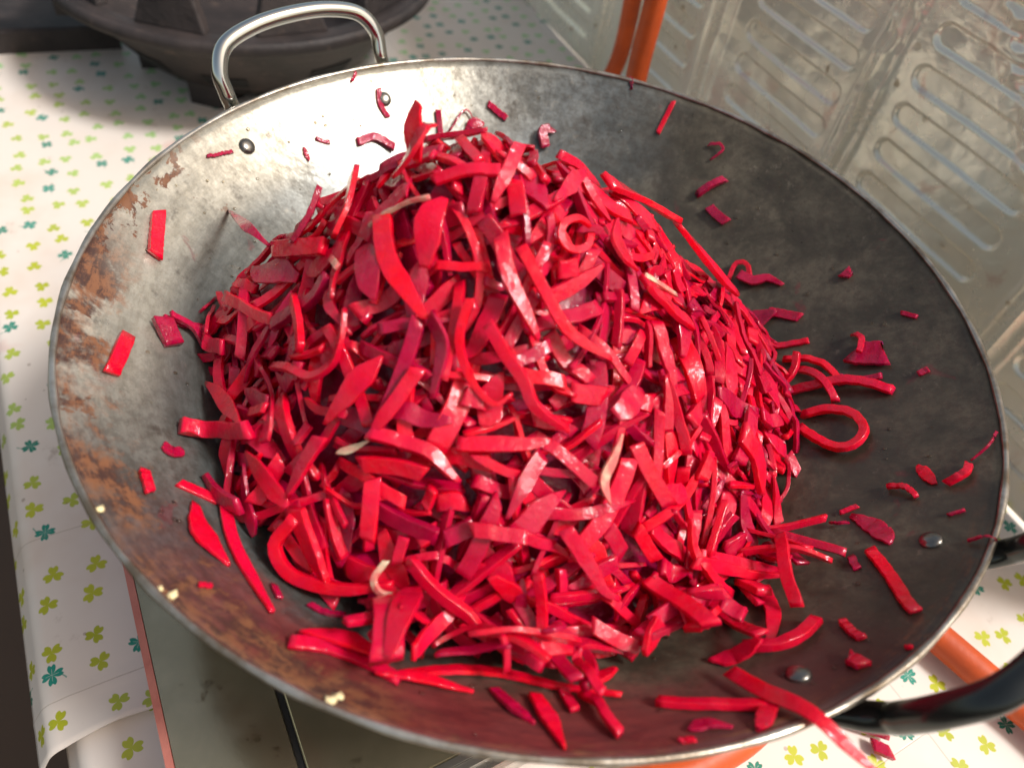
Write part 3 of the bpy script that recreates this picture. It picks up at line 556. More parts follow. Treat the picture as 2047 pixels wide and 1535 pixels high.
# shreds told apart in the photograph: (where, kind, width mm, centre line mm in the pan's frame, label)
TRACED = [
  ('W', 'stick', 6.4, [(-195.6, 10.0), (-191.9, -2.5), (-188.0, -14.0)], 'short light red stick standing upright on the left wall of the pan'),
  ('W', 'chip', 6.4, [(-177.6, -64.7), (-174.8, -75.9), (-171.8, -88.9)], 'bright red slanted slice low on the left wall near the rust spots'),
  ('W', 'stick', 3.3, [(-173.3, -42.9), (-165.6, -39.3), (-156.3, -31.9)], 'thin dark red strip lying crosswise on the left wall beside a square chip'),
  ('W', 'curl', 3.1, [(-169.6, -42.2), (-161.3, -41.1), (-154.3, -46.6)], 'thin dark strip trailing from the left wall into the shadow of the heap'),
  ('W', 'chip', 8.8, [(-171.4, -46.6), (-163.8, -55.1)], 'dark red square chip on the left wall below a thin strip'),
  ('W', 'leaf', 6.5, [(-143.8, -108.8), (-139.6, -111.9), (-137.5, -108.4)], 'small dark red triangular chip on the left wall beside the heap'),
  ('W', 'stick', 3.8, [(-140.4, -129.1), (-133.5, -138.2)], 'tiny bright red block alone on the lower left wall'),
  ('W', 'flat', 4.3, [(-130.1, -126.7), (-122.6, -126.8), (-115.5, -127.3)], 'short red strip with pale cut edge above a broad red leaf on the left wall'),
  ('W', 'leaf', 10.5, [(-121.0, -133.8), (-111.7, -145.1), (-97.8, -157.4)], 'broad bright red leaf shaped slice on the lower left wall'),
  ('W', 'flat', 4.8, [(-112.5, -128.1), (-102.5, -144.4), (-90.0, -158.7), (-75.9, -173.0)], 'long red strip running down the lower left wall beside a broad leaf'),
  ('W', 'chip', 1.9, [(-100.7, -171.4), (-97.1, -170.0)], 'tiny red sliver on the lower left wall above the orange rust'),
  ('W', 'chip', 2.5, [(-81.4, -159.7), (-76.7, -165.4)], 'tiny dark red chip beside the tip of the long lower left strip'),
  ('W', 'stick', 2.4, [(-67.0, -164.0), (-60.7, -165.6), (-53.9, -164.3)], 'narrow brownish red strip sticking out from the lower left foot of the heap'),
  ('W', 'stick', 3.1, [(-122.6, 157.5), (-120.1, 150.9), (-113.8, 146.9)], 'thin curved dark red shred hanging from the right rivet of the far handle'),
  ('W', 'stick', 5.0, [(-127.6, 124.1), (-118.9, 132.6), (-107.1, 133.2)], 'bent dull red strip on the glaring far wall just left of the heap peak'),
  ('W', 'leaf', 2.9, [(-153.6, 102.3), (-149.3, 97.5)], 'small brown red sliver alone in the white glare of the far wall'),
  ('W', 'chip', 2.4, [(-148.9, 111.3), (-141.6, 114.5)], 'tiny brown flake in the white glare of the far wall'),
  ('W', 'stick', 1.9, [(-190.8, 58.9), (-186.7, 65.0), (-182.4, 71.8)], 'thin dried brown thread on the far left wall below a rivet'),
  ('W', 'stick', 3.5, [(-85.9, 164.4), (-80.8, 151.1)], 'short dark red stick standing upright behind the top of the heap'),
  ('W', 'stick', 3.9, [(-56.3, 180.0), (-42.9, 176.0)], 'small dark red stick lying diagonally on the grey far wall'),
  ('W', 'curl', 1.3, [(-76.9, 157.5), (-69.4, 170.9), (-63.5, 168.9)], 'hair thin brown thread bent in a peak on the far wall'),
  ('W', 'leaf', 7.1, [(-67.4, 162.4), (-61.7, 166.6), (-56.4, 170.0)], 'small crumpled dark shred behind the top of the heap'),
  ('W', 'curl', 5.9, [(-14.8, 166.3), (-18.3, 172.8), (-12.5, 176.5)], 'curled dull red shred poking up behind the right side of the peak'),
  ('W', 'flat', 2.9, [(61.9, 196.0), (58.9, 188.8), (55.7, 180.8)], 'thin flat magenta shred stuck on the upper right wall'),
  ('W', 'curl', 1.9, [(87.5, 171.4), (94.2, 169.3), (96.0, 165.6), (90.2, 163.1)], 'thin dark shred bent like a hook on the right wall'),
  ('W', 'curl', 4.4, [(85.4, 143.9), (92.1, 146.8), (100.5, 150.4)], 'dark red ragged shred on the right wall above a short bright stick'),
  ('W', 'stick', 5.7, [(93.3, 136.5), (104.6, 125.3)], 'short bright red stick on the dark right wall above the heap'),
  ('W', 'chip', 2.3, [(30.8, 218.4), (34.1, 203.4)], 'small dark red shred at the far rim below the orange hose'),
  ('W', 'chip', 1.8, [(-136.4, 157.3), (-137.8, 151.6)], 'tiny brown shred on the far rim between the handle feet'),
  ('W', 'curl', 2.7, [(109.2, 90.0), (111.9, 98.0), (117.8, 96.1), (120.4, 88.6)], 'thin red shred arched in a small hoop right of the heap'),
  ('W', 'flat', 6.0, [(113.6, 90.3), (121.6, 85.2), (129.1, 85.7), (137.1, 79.8)], 'crinkled dark red strip lying right of the heap beside a small hoop'),
  ('W', 'chip', 5.1, [(164.6, 74.3), (167.6, 77.1)], 'tiny red diamond chip alone on the dark right wall'),
  ('W', 'flat', 5.2, [(129.8, 65.7), (137.1, 61.6), (145.4, 56.3)], 'flat dark red strip pointing right from the heap, upper of the right side strips'),
  ('W', 'leaf', 14.6, [(115.2, 56.7), (122.6, 59.9), (133.5, 62.1)], 'pointed dull red wedge leaning out of the right side of the heap'),
  ('W', 'stick', 3.4, [(131.2, 41.9), (140.4, 40.8), (149.0, 40.2)], 'thin straight bright red stick pointing right out of the heap'),
  ('W', 'curl', 3.5, [(136.7, 30.5), (147.5, 25.7), (155.0, 17.2), (160.0, 5.8)], 'thin curved red shred arching over straight strips right of the heap'),
  ('W', 'stick', 3.1, [(158.7, 8.7), (166.4, 6.9), (175.2, 5.5)], 'thin straight dull red stick on the dark wall far right of the heap'),
  ('W', 'stick', 4.7, [(137.7, 8.3), (152.5, 7.6), (164.1, 4.1), (177.7, -5.4)], 'long tapering red strip pointing at the right wall'),
  ('W', 'curl', 4.0, [(139.7, 23.1), (147.1, 12.8), (156.0, -4.7)], 'thin red shred slanting down right under an arched shred'),
  ('W', 'curl', 3.8, [(140.6, 27.9), (138.7, 16.6), (130.5, 6.8)], 'thin red shred curving down left at the right edge of the heap'),
  ('W', 'curl', 4.3, [(142.5, -9.2), (151.7, -9.1), (160.1, -15.2), (163.1, -26.2), (159.6, -34.6), (152.9, -36.8), (146.4, -29.5), (140.0, -16.8)], 'thick red shred curled in an open loop on the right wall'),
  ('W', 'leafchip', 14.7, [(166.5, 24.1), (178.0, 18.9)], 'thin dark red square slice flat on the right wall'),
  ('W', 'curl', 3.2, [(167.4, 36.3), (168.1, 29.4), (166.2, 20.2)], 'upright lip of shred at the left edge of a square slice on the right wall'),
  ('W', 'chip', 3.2, [(188.0, 1.0), (191.6, 2.4)], 'tiny dark red scrap on the right wall below a square slice'),
  ('W', 'chip', 2.4, [(186.3, 42.0), (191.9, 36.4)], 'tiny dark scrap high on the right wall'),
  ('W', 'leaf', 5.3, [(177.0, -54.4), (178.1, -60.1), (179.3, -67.1)], 'small wet crumpled red scrap on the lower right wall'),
  ('W', 'curl', 3.2, [(190.5, -60.2), (187.0, -66.1), (181.4, -69.2)], 'bent wet red scrap near the right rim with a thread above it'),
  ('W', 'curl', 0.7, [(202.7, -45.5), (197.5, -53.2), (191.8, -58.6)], 'hair thin dark red thread reaching up toward the right rim'),
  ('W', 'curl', 2.4, [(164.3, -64.5), (168.5, -67.7), (171.2, -73.8)], 'short curved red shred on the lower right wall'),
  ('W', 'stick', 2.0, [(146.1, -75.5), (152.8, -72.6)], 'small thin red shred above a crumpled leaf on the lower right wall'),
  ('W', 'leaf', 8.2, [(149.2, -78.2), (153.1, -85.7), (156.7, -97.3)], 'crumpled dark red leaf piece on the lower right wall'),
  ('W', 'curl', 1.3, [(140.9, -81.2), (142.4, -83.4), (147.3, -83.0)], 'tiny brown stalk left of the crumpled leaf on the lower right wall'),
  ('W', 'chip', 1.2, [(177.2, -86.4), (182.5, -84.9)], 'tiny dark red sliver above a rivet on the lower right wall'),
  ('W', 'chip', 3.3, [(142.6, -102.5), (142.3, -110.1)], 'small dark red scrap left of the long lower right stick'),
  ('W', 'flat', 5.0, [(149.0, -99.8), (150.1, -115.6), (149.5, -130.5), (150.2, -135.6)], 'long bright red stick alone on the lower right wall'),
  ('W', 'curl', 1.0, [(176.8, -102.4), (180.8, -102.5), (184.8, -103.7)], 'thin dark thread crossing the right rim above the near handle'),
  ('W', 'stick', 3.3, [(128.1, -138.1), (128.9, -143.2), (130.5, -146.9)], 'small wet red lump on the lower right wall above a round piece'),
  ('W', 'chip', 5.5, [(122.7, -156.9), (126.0, -160.3)], 'small round bright red piece on the lower right wall'),
  ('W', 'chip', 1.6, [(140.6, -152.4), (142.5, -152.3)], 'tiny pink crumb near the lower right rim'),
  ('W', 'flat', 5.9, [(108.3, -117.2), (108.0, -131.9), (104.6, -142.9), (100.4, -151.5)], 'upright red strip forming the arm of a fork at the lower right of the heap'),
  ('W', 'curl', 4.5, [(92.1, -152.2), (102.8, -151.5), (111.6, -146.2), (120.0, -137.5)], 'curved red strip forming the base of a forked pair at the lower right'),
  ('W', 'leaf', 8.1, [(79.3, -158.4), (86.3, -155.5), (95.1, -152.1)], 'wet crumpled red leaf piece at the lower right foot of the heap'),
  ('W', 'flat', 5.6, [(85.5, -118.1), (91.1, -134.5), (96.6, -149.0)], 'flat red strip slanting down right from the lower right foot of the heap'),
  ('L', 'flat', 5.1, [(83.4, -165.8, -18.1), (91.1, -174.5, -8.1), (99.3, -180.5, 0.2), (104.9, -185.4, 3.2), (112.2, -190.2, 1.3), (121.7, -196.3, -1.3)], 'long red strip hanging out over the lower right rim of the pan'),
  ('W', 'stick', 4.3, [(57.8, -180.1), (67.3, -180.2), (76.7, -179.5), (91.1, -178.7)], 'long straight red strip lying near the front rim right of center'),
  ('W', 'leaf', 5.5, [(94.9, -175.9), (89.7, -182.5), (85.6, -189.3)], 'stubby red end piece crossing the tip of a strip near the front rim'),
  ('W', 'leaf', 5.4, [(64.9, -191.3), (71.4, -187.8), (78.8, -188.5)], 'wet crumpled dark red piece below a long strip near the front rim'),
  ('W', 'chip', 1.9, [(61.7, -195.6), (65.9, -194.7)], 'tiny wet red crumb at the front rim right of center'),
  ('W', 'flat', 5.4, [(35.2, -173.9), (39.7, -171.7), (46.2, -165.8)], 'short red chip alone just below the front foot of the heap'),
  ('W', 'stick', 3.8, [(33.6, -157.3), (39.0, -159.6), (46.4, -157.2)], 'short thick red stick at the front foot of the heap'),
  ('H', 'flat', 5.5, [(34.9, -156.3, -26.0), (43.9, -158.0, -31.0), (54.2, -158.8, -36.4)], 'flat red strip pointing down right at the front foot of the heap'),
  ('H', 'flat', 7.1, [(59.7, -150.1, -33.0), (57.2, -155.4, -35.5), (54.4, -162.7, -33.5)], 'broad upright cut block ending the front foot of the heap'),
  ('W', 'flat', 4.8, [(-27.6, -185.9), (-12.4, -179.0), (5.1, -176.0), (22.8, -178.0), (34.8, -178.2), (46.6, -178.7)], 'longest pink red strip lying along the front wall of the pan'),
  ('W', 'flat', 5.0, [(-65.5, -184.4), (-55.0, -181.9), (-40.9, -183.8), (-27.9, -188.3)], 'long red strip on the front left wall with a blunt left end'),
  ('W', 'leaf', 9.5, [(-64.5, -178.8), (-49.1, -179.3), (-32.7, -182.2)], 'broad bright red slice under a strip on the front left wall'),
  ('W', 'leaf', 4.3, [(-36.1, -188.6), (-19.9, -185.9), (-3.4, -186.8)], 'red slice with pointed left tip below the longest front strip'),
  ('W', 'spear', 4.9, [(3.0, -183.6), (9.2, -189.9), (16.8, -195.9)], 'dark red pointed slice slanting below the longest front strip'),
  ('W', 'spear', 6.1, [(16.9, -183.8), (21.7, -193.3), (25.9, -204.0)], 'bright red spear shaped slice pointing at the front rim'),
  ('W', 'stick', 3.4, [(26.5, -179.6), (30.1, -188.0)], 'short wet red stub under the right half of the longest front strip'),
  ('W', 'curl', 3.3, [(32.9, -180.8), (37.6, -184.5), (39.4, -190.3), (43.4, -196.1)], 'thin wet crumpled shred on the front wall right of a spear shaped slice'),
  ('H', 'flat', 8.1, [(-79.4, -135.6, -12.9), (-71.8, -146.0, -18.7), (-62.8, -156.2, -25.1)], 'bright red broad strip standing at the lower left edge of the heap'),
  ('H', 'curl', 4.8, [(-79.0, -138.7, -15.5), (-85.4, -145.4, -24.8), (-78.4, -153.5, -28.6), (-64.9, -157.2, -26.7), (-50.7, -157.5, -22.9), (-38.4, -155.3, -18.4)], 'wide curved shred wrapping the lower left foot of the heap'),
  ('H', 'flat', 5.9, [(-74.8, -115.9, 7.0), (-79.3, -123.2, -1.9), (-83.6, -131.6, -11.6)], 'red strip slanting down left on the left flank of the heap'),
  ('H', 'stick', 7.1, [(-142.2, -98.2, -32.5), (-130.0, -95.8, -35.7), (-107.1, -107.5, -13.1)], 'blunt red stick jutting far out of the left side of the heap'),
  ('H', 'leaf', 6.9, [(-145.6, -67.8, -39.3), (-130.5, -82.4, -30.9), (-112.7, -102.7, -17.0)], 'pointed red slice hanging at the left edge above a jutting stick'),
  ('H', 'leaf', 7.3, [(-107.1, -113.2, -16.4), (-94.9, -125.3, -13.8), (-83.0, -134.9, -14.2)], 'thin pointed slice curling down at the lower left of the heap'),
  ('H', 'leaf', 8.5, [(-62.2, -17.4, 89.0), (-60.2, -25.0, 82.5), (-57.0, -34.5, 74.3)], 'pointed red slice standing up as the highest tip of the heap'),
  ('H', 'flat', 5.6, [(-55.0, -24.7, 78.1), (-59.4, -34.5, 70.5), (-66.1, -38.4, 62.8)], 'wet red strip slanting below the highest tip of the heap'),
  ('P', 'stick', 2.6, [(-72.4, -50.1, 52.2), (-65.5, -48.6, 60.0), (-58.0, -48.9, 66.9), (-49.6, -49.8, 71.7)], 'pale cream shred tapering over the upper left of the heap'),
  ('H', 'leaf', 10.7, [(-43.9, -51.0, 73.1), (-46.9, -60.0, 65.9), (-46.4, -71.7, 57.2)], 'broad pale pink leaf slice upper middle of the heap'),
  ('H', 'flat', 7.6, [(-67.3, -49.4, 57.9), (-61.2, -66.6, 54.2), (-52.3, -76.9, 50.9), (-43.1, -85.5, 46.3)], 'wet bright red curved strip left of a broad leaf slice in the upper middle'),
  ('H', 'curl', 3.2, [(-28.6, -79.2, 53.8), (-29.9, -90.1, 44.2), (-23.6, -100.1, 35.6), (-14.3, -105.4, 30.6), (-8.4, -101.6, 33.3)], 'thin red shred bent in a long pocket shape in the middle of the heap'),
  ('H', 'curl', 4.6, [(-20.9, -85.0, 48.9), (-13.0, -91.7, 42.5), (-5.4, -96.9, 36.8), (0.9, -103.5, 29.7), (14.2, -105.5, 23.7)], 'long wavy red shred running down the middle of the heap'),
  ('H', 'flat', 5.7, [(-22.1, -60.4, 68.4), (-17.1, -70.3, 60.5), (-9.7, -78.4, 52.8), (-2.6, -84.9, 45.8)], 'bright wet red strip in the center of the heap'),
  ('H', 'curl', 4.3, [(-14.5, -61.4, 66.4), (-2.8, -71.7, 55.6), (8.7, -79.1, 45.4), (25.9, -78.5, 35.2)], 'long red strip curving down right from the center of the heap'),
  ('H', 'ring', 2.8, [(10.2, -42.4, 62.6), (9.5, -48.0, 61.0), (5.4, -52.7, 61.9), (1.0, -53.6, 64.3), (-1.2, -50.5, 66.9), (0.3, -45.4, 68.1), (4.6, -40.6, 67.0), (8.9, -39.6, 64.5)], 'thin red shred curled in a full ring in the upper middle of the heap'),
  ('H', 'flat', 5.0, [(-21.7, -26.3, 84.3), (-24.1, -40.4, 80.6), (-26.9, -51.0, 75.0)], 'flat pink red stick lying upright near the top of the heap'),
  ('H', 'flat', 5.4, [(-49.9, -44.2, 74.6), (-38.7, -41.9, 79.6), (-26.4, -40.1, 81.0)], 'pink red strip with pale cut face lying level near the top of the heap'),
  ('H', 'leaf', 10.6, [(20.2, -25.0, 58.8), (24.2, -33.9, 54.2), (32.2, -39.1, 46.3)], 'pointed broad slice on the upper right of the heap'),
  ('H', 'flat', 7.9, [(15.0, -6.6, 62.7), (32.8, 14.3, 43.1), (51.6, 21.3, 31.0)], 'bright red broad strip on the upper right shoulder of the heap'),
  ('H', 'flat', 8.0, [(53.5, 22.2, 27.8), (75.1, 31.4, 3.8), (101.9, 42.6, -24.6)], 'long flat strip along the right edge of the heap'),
  ('H', 'flat', 7.3, [(35.1, -42.2, 43.1), (48.1, -40.4, 32.2), (61.4, -38.5, 20.5)], 'bright red broad strip right of center on the heap'),
  ('P', 'stick', 1.8, [(35.4, -37.7, 44.0), (43.0, -34.3, 37.9), (51.8, -30.6, 30.5)], 'thin white and orange sliver on the right side of the heap'),
  ('P', 'leaf', 4.4, [(34.6, -120.2, 2.8), (30.6, -114.0, 9.5), (33.1, -106.1, 13.6), (34.7, -98.3, 17.7)], 'translucent white twisted scrap low on the right half of the heap'),
  ('P', 'curl', 2.3, [(-42.0, -149.9, -13.7), (-45.1, -155.4, -19.7), (-41.6, -159.6, -23.0), (-33.4, -160.7, -23.0)], 'pale cream bent shred at the lower left of the heap'),
  ('P', 'leaf', 2.9, [(-67.4, -121.1, 6.1), (-62.3, -120.3, 9.0), (-55.7, -118.2, 13.2)], 'pale orange pink sliver on the left flank of the heap'),
  ('P', 'chip', 2.7, [(-87.5, -52.6, 33.9), (-82.2, -60.5, 37.2)], 'tiny orange yellow chip deep on the upper left of the heap'),
  ('H', 'stick', 5.3, [(-45.3, -87.5, 44.0), (-46.9, -96.3, 35.9), (-49.2, -105.7, 26.7), (-53.3, -115.0, 16.9)], 'long dull pink strip standing left of the middle pocket'),
  ('H', 'leaf', 9.1, [(-56.2, -95.4, 33.7), (-64.4, -103.7, 22.9), (-73.7, -112.5, 10.5)], 'broad leaf slice on the left flank of the heap'),
  ('H', 'flat', 5.4, [(-42.1, -101.3, 32.4), (-48.1, -110.3, 22.7), (-55.1, -119.1, 12.6)], 'flat pink red strip slanting down left below the broad leaf slice'),
  ('H', 'curl', 5.8, [(19.3, -131.9, 0.2), (29.9, -138.9, -9.6), (37.3, -144.0, -16.8), (43.0, -144.5, -19.8)], 'thick red strip bending down right low in the middle of the heap'),
  ('H', 'flat', 5.3, [(-13.9, -140.4, -2.1), (-4.9, -139.8, -1.9), (5.6, -139.2, -2.8)], 'flat red strip lying level low in the middle of the heap'),
  ('H', 'flat', 6.1, [(40.8, -98.5, 13.4), (49.0, -104.3, 4.2), (58.6, -109.6, -5.8)], 'flat red strip slanting down right in the lower right of the heap'),
  ('H', 'flat', 5.4, [(76.9, -118.2, -24.6), (98.4, -110.5, -38.4), (116.7, -110.8, -41.7)], 'long red strip jutting right from the lower right edge of the heap'),
  ('H', 'flat', 5.3, [(73.8, -122.7, -24.7), (93.4, -116.6, -37.2), (113.3, -114.5, -41.6)], 'red strip just under another one jutting from the lower right edge'),
  ('H', 'stick', 5.3, [(86.5, -93.6, -20.5), (83.6, -105.6, -23.6), (81.3, -115.7, -26.8)], 'upright pink strip near the lower right edge of the heap'),
  ('H', 'stick', 7.1, [(-120.1, -30.2, 15.1), (-105.6, -37.8, 25.9), (-92.7, -43.6, 33.8)], 'blunt pink stick lying level at the upper left edge of the heap'),
  ('H', 'flat', 6.8, [(-87.1, -17.4, 52.3), (-85.8, -32.6, 48.7), (-89.0, -42.5, 38.1)], 'long flat strip slanting on the upper left flank'),
  ('H', 'curl', 5.2, [(-87.1, -59.3, 31.9), (-92.4, -63.6, 23.8), (-100.8, -62.8, 14.0), (-111.2, -62.1, 1.9)], 'curved dull strip ending at the left edge of the heap'),
  ('H', 'stick', 4.8, [(-102.2, -59.7, 13.6), (-95.2, -74.0, 16.5), (-90.3, -86.8, 16.2)], 'short upright bright stick on the left flank of the heap'),
  ('H', 'curl', 3.4, [(-104.7, -82.9, 1.4), (-85.9, -96.1, 14.8), (-76.0, -95.5, 23.1), (-73.2, -89.4, 29.6), (-74.1, -79.9, 35.8)], 'thin shred bent like a hook on the left flank of the heap'),
  ('H', 'leaf', 5.2, [(-174.8, 40.0, -27.2), (-135.3, -19.1, 14.9), (-122.3, -27.8, 13.5)], 'dark pointed stick poking out of the upper left edge of the heap'),
  ('H', 'flat', 5.3, [(-145.9, -34.2, -14.9), (-130.3, -47.7, -6.8), (-112.5, -60.4, 1.4)], 'thin pointed strip poking out of the left edge of the heap'),
  ('H', 'flat', 5.3, [(-41.3, -85.5, 46.8), (-35.1, -93.2, 40.9), (-35.5, -106.5, 28.7)], 'wet dark red strip standing in the middle left of the heap'),
  ('H', 'flat', 7.6, [(-102.1, -17.8, 39.6), (-103.9, -27.3, 33.4), (-109.6, -36.0, 23.0)], 'broad dull red strip on the upper left edge of the heap'),
  ('H', 'curl', 4.0, [(94.5, -123.6, -41.7), (83.2, -123.5, -32.5), (72.9, -118.0, -21.4), (69.9, -109.1, -14.3)], 'thin curved red shred at the lower right flank of the heap'),
  ('H', 'flat', 8.8, [(93.2, -61.3, -14.4), (103.5, -67.3, -25.8), (107.6, -77.7, -33.0)], 'broad red strip near the right foot of the heap'),
  ('H', 'flat', 6.1, [(-57.6, -124.4, 6.8), (-44.6, -124.8, 9.9), (-33.5, -126.1, 10.5)], 'broad bright strip lying level on the lower left of the heap'),
  ('H', 'curl', 5.0, [(-55.3, -118.4, 13.2), (-42.3, -119.4, 15.5), (-30.9, -122.0, 14.8), (-21.6, -126.9, 10.7)], 'long curved strip sweeping over the lower left of the heap'),
  ('H', 'flat', 5.7, [(-23.9, -117.3, 19.7), (-9.2, -115.2, 21.3), (8.3, -110.6, 21.8)], 'long strip lying level across the lower middle of the heap'),
  ('H', 'flat', 6.1, [(-52.0, -128.4, 4.7), (-51.0, -136.4, -2.6), (-50.1, -144.3, -10.0)], 'bright upright strip in the lower left of the heap'),
  ('H', 'flat', 6.8, [(-103.8, -132.8, -26.6), (-115.2, -126.7, -33.0), (-124.8, -117.4, -33.7)], 'dark strip end poking out at the left foot of the heap'),
  ('H', 'curl', 4.7, [(-33.3, -149.8, -12.3), (-22.6, -156.7, -18.0), (-10.4, -161.9, -22.7), (-2.7, -167.5, -28.4)], 'curved shred running down to the front foot of the heap'),
  ('H', 'curl', 3.9, [(12.1, -147.4, -11.5), (15.8, -156.1, -20.3), (16.3, -165.6, -29.1), (10.4, -174.0, -31.3)], 'thin shred hooking down at the front foot of the heap'),
  ('C', 'curl', 5.8, [(206.7, -105.2), (219.7, -107.8), (240.9, -112.5)], 'dark red crooked shred dropped on the clover cloth beside the pan'),
  ('C', 'chip', 7.4, [(230.2, -118.4), (240.2, -120.8)], 'dark red chip dropped on the clover cloth below the near handle'),
]

def Rb(th, c):
    NB = len(c); u = (th / (2 * np.pi) * NB) % NB; i = np.floor(u).astype(int); t = u - i
    a, b, cc, d = c[(i - 1) % NB], c[i % NB], c[(i + 1) % NB], c[(i + 2) % NB]
    return .5 * ((2 * b) + (-a + cc) * t + (2 * a - 5 * b + 4 * cc - d) * t * t + (-a + 3 * b - 3 * cc + d) * t ** 3)
def heap_z(x, y, q=HQ):
    dx = x - q[0]; dy = y - q[1]; rho = np.hypot(dx, dy) + 1e-6; th = np.arctan2(dy, dx) % (2 * np.pi)
    u = rho / Rb(th, q[4:]); return q[2] - (q[2] + .045) * (np.sqrt(.06 + u ** 2) - .245) / (np.sqrt(1.06) - .245)
G0, GS, GN = -.26, .001, 520                      # 1 mm height grid
gx = G0 + np.arange(GN) * GS; GXX, GYY = np.meshgrid(gx, gx, indexing='ij')
GR = np.hypot(GXX, GYY)
WOKZ = np.where(GR < WR * 1.02, zwok(GXX, GYY), -.3)
TARGET = heap_z(GXX, GYY) - .003 - .006 * np.exp(-((GXX + .01) ** 2 + (GYY - .01) ** 2) / .0045) + .010 * fbm(GXX * 28 + 20, GYY * 28 + 20, 120, 3) * 2
COREZ = heap_z(GXX, GYY) - .020
HEAPM = (TARGET > WOKZ + .004) & (GR < .198)
H = np.maximum(WOKZ, np.where(HEAPM & (TARGET > WOKZ + .014), COREZ, -1))
def cell(x, y): return np.clip(((x - G0) / GS + .5).astype(int), 0, GN - 1), np.clip(((y - G0) / GS + .5).astype(int), 0, GN - 1)
def hz_(A, x, y): i, j = cell(x, y); return A[i, j]
def grad(A, x, y, d=.012):
    return (hz_(A, x + d, y) - hz_(A, x - d, y)) / (2 * d), (hz_(A, x, y + d) - hz_(A, x, y - d)) / (2 * d)
def resample(P, n):
    d = np.r_[0, np.cumsum(np.linalg.norm(np.diff(P, axis=0), axis=1))]; s = np.linspace(0, d[-1], n)
    return np.stack([np.interp(s, d, P[:, k]) for k in range(P.shape[1])], -1), d[-1]
def ribbon(P, N, w, t, tipa, tipb, roll, twist, seed, rag=.06):
    """closed rounded-rectangle strip along centre line P (n,3); N reference normal"""
    n = len(P); rs = np.random.default_rng(seed); T = np.gradient(P, axis=0); T /= np.linalg.norm(T, axis=1)[:, None] + 1e-9
    Nn = N - T * (N * T).sum(1)[:, None]; Nn /= np.linalg.norm(Nn, axis=1)[:, None] + 1e-9; Bn = np.cross(T, Nn)
    u = np.linspace(0, 1, n); ph = roll + twist * (u - .5)
    B = np.cos(ph)[:, None] * Bn + np.sin(ph)[:, None] * Nn; Nr = -np.sin(ph)[:, None] * Bn + np.cos(ph)[:, None] * Nn
    wv = np.ones(n); Lk = 1.0
    tq = rs.uniform(.16, .62, 4)
    def tapr(p, q): return np.where(tipa < 1, np.clip(tipa + (1 - tipa) * (u / p), 0, 1), 1) * np.where(tipb < 1, np.clip(tipb + (1 - tipb) * ((1 - u) / q), 0, 1), 1)
    wv1 = tapr(tq[0], tq[1]); wv2 = tapr(tq[2], tq[3]); wv = (wv1 + wv2) / 2
    sh = rs.normal(0, .35, 4); side = (fbm(u * 5 + seed % 97, u * 0 + 3, 11, 3)) * rag * 3
    wl = w / 2 * wv1 * (1 + side + rs.normal(0, rag * .25, n)); wr = w / 2 * wv2 * (1 - side * .6 + rs.normal(0, rag * .25, n)); tv = t / 2 * (1 + rs.normal(0, .05, n)) * (.75 + .25 * wv)
    be = .07; k = np.array([(-1, -.82), (-1 + be, -1), (0, -1.02), (1 - be, -1), (1, -.82), (1, .82), (1 - be, 1), (0, 1.05), (-1 + be, 1), (-1, .82)])
    a = np.where(k[:, 0][None] < 0, wl[:, None], wr[:, None]) * k[:, 0][None]; c = tv[:, None] * k[:, 1][None]
    V = P[:, None] + a[..., None] * B[:, None] + c[..., None] * Nr[:, None]
    # slanted cut ends
    for e, sgn in ((0, -1), (n - 1, 1)): V[e] += T[e][None] * (a[e][:, None] * rs.uniform(-.55, .55) + c[e][:, None] * rs.uniform(-.4, .4))
    return V
MK = 10
def ribbon_faces(n, o=0):
    F = []
    for i in range(n - 1):
        for j in range(MK): F.append((o + i * MK + j, o + i * MK + (j + 1) % MK, o + (i + 1) * MK + (j + 1) % MK, o + (i + 1) * MK + j))
    for a in (0, (n - 1) * MK):                                   # end caps as quads round the centre pair
        c = [o + a + j for j in range(MK)]; q = [(c[0], c[1], c[8], c[9]), (c[1], c[2], c[7], c[8]), (c[2], c[3], c[6], c[7]), (c[3], c[4], c[5], c[6])]
        F += q if a else [x[::-1] for x in q]
    return F
WIDE = np.array([0, 1, 1, 1, 0, 0, 1, 1, 1, 0.0])
def sharpen(me, lim):
    E = np.empty(len(me.edges) * 2, np.int32); me.edges.foreach_get("vertices", E); E = E.reshape(-1, 2); k = E % MK
    same = (k[:, 0] == k[:, 1]) & ~np.isin(k[:, 0], (2, 7)) & (E.max(1) < lim); i0 = E // MK
    a = me.attributes.get("sharp_edge") or me.attributes.new("sharp_edge", 'BOOLEAN', 'EDGE'); a.data.foreach_set("value", same)
STRIPS = []                                                        # dict(V, tone, kind, label, pale)
def settle(V, P, w, flex, pct=82, up_only=False, zmin=None):
    n = len(V); top = V.max(1)[:, 2]; samp = V[:, [0, 1, 2, 3, 4, 5, 6, 7, 8, 9]]
    cl = hz_(H, samp[..., 0], samp[..., 1]) - samp[..., 2]; cs = cl.max(1)
    off = np.percentile(cs, pct)
    local = np.convolve(np.pad(cs, 2, mode='edge'), np.ones(5) / 5, 'valid')
    o = off * (1 - flex) + flex * local
    if zmin is not None: o = np.maximum(o, zmin) if up_only else o
    if up_only: o = np.clip(o, 0, .012)
    V = V.copy(); V[..., 2] += o[:, None] if np.ndim(o) else o
    return V
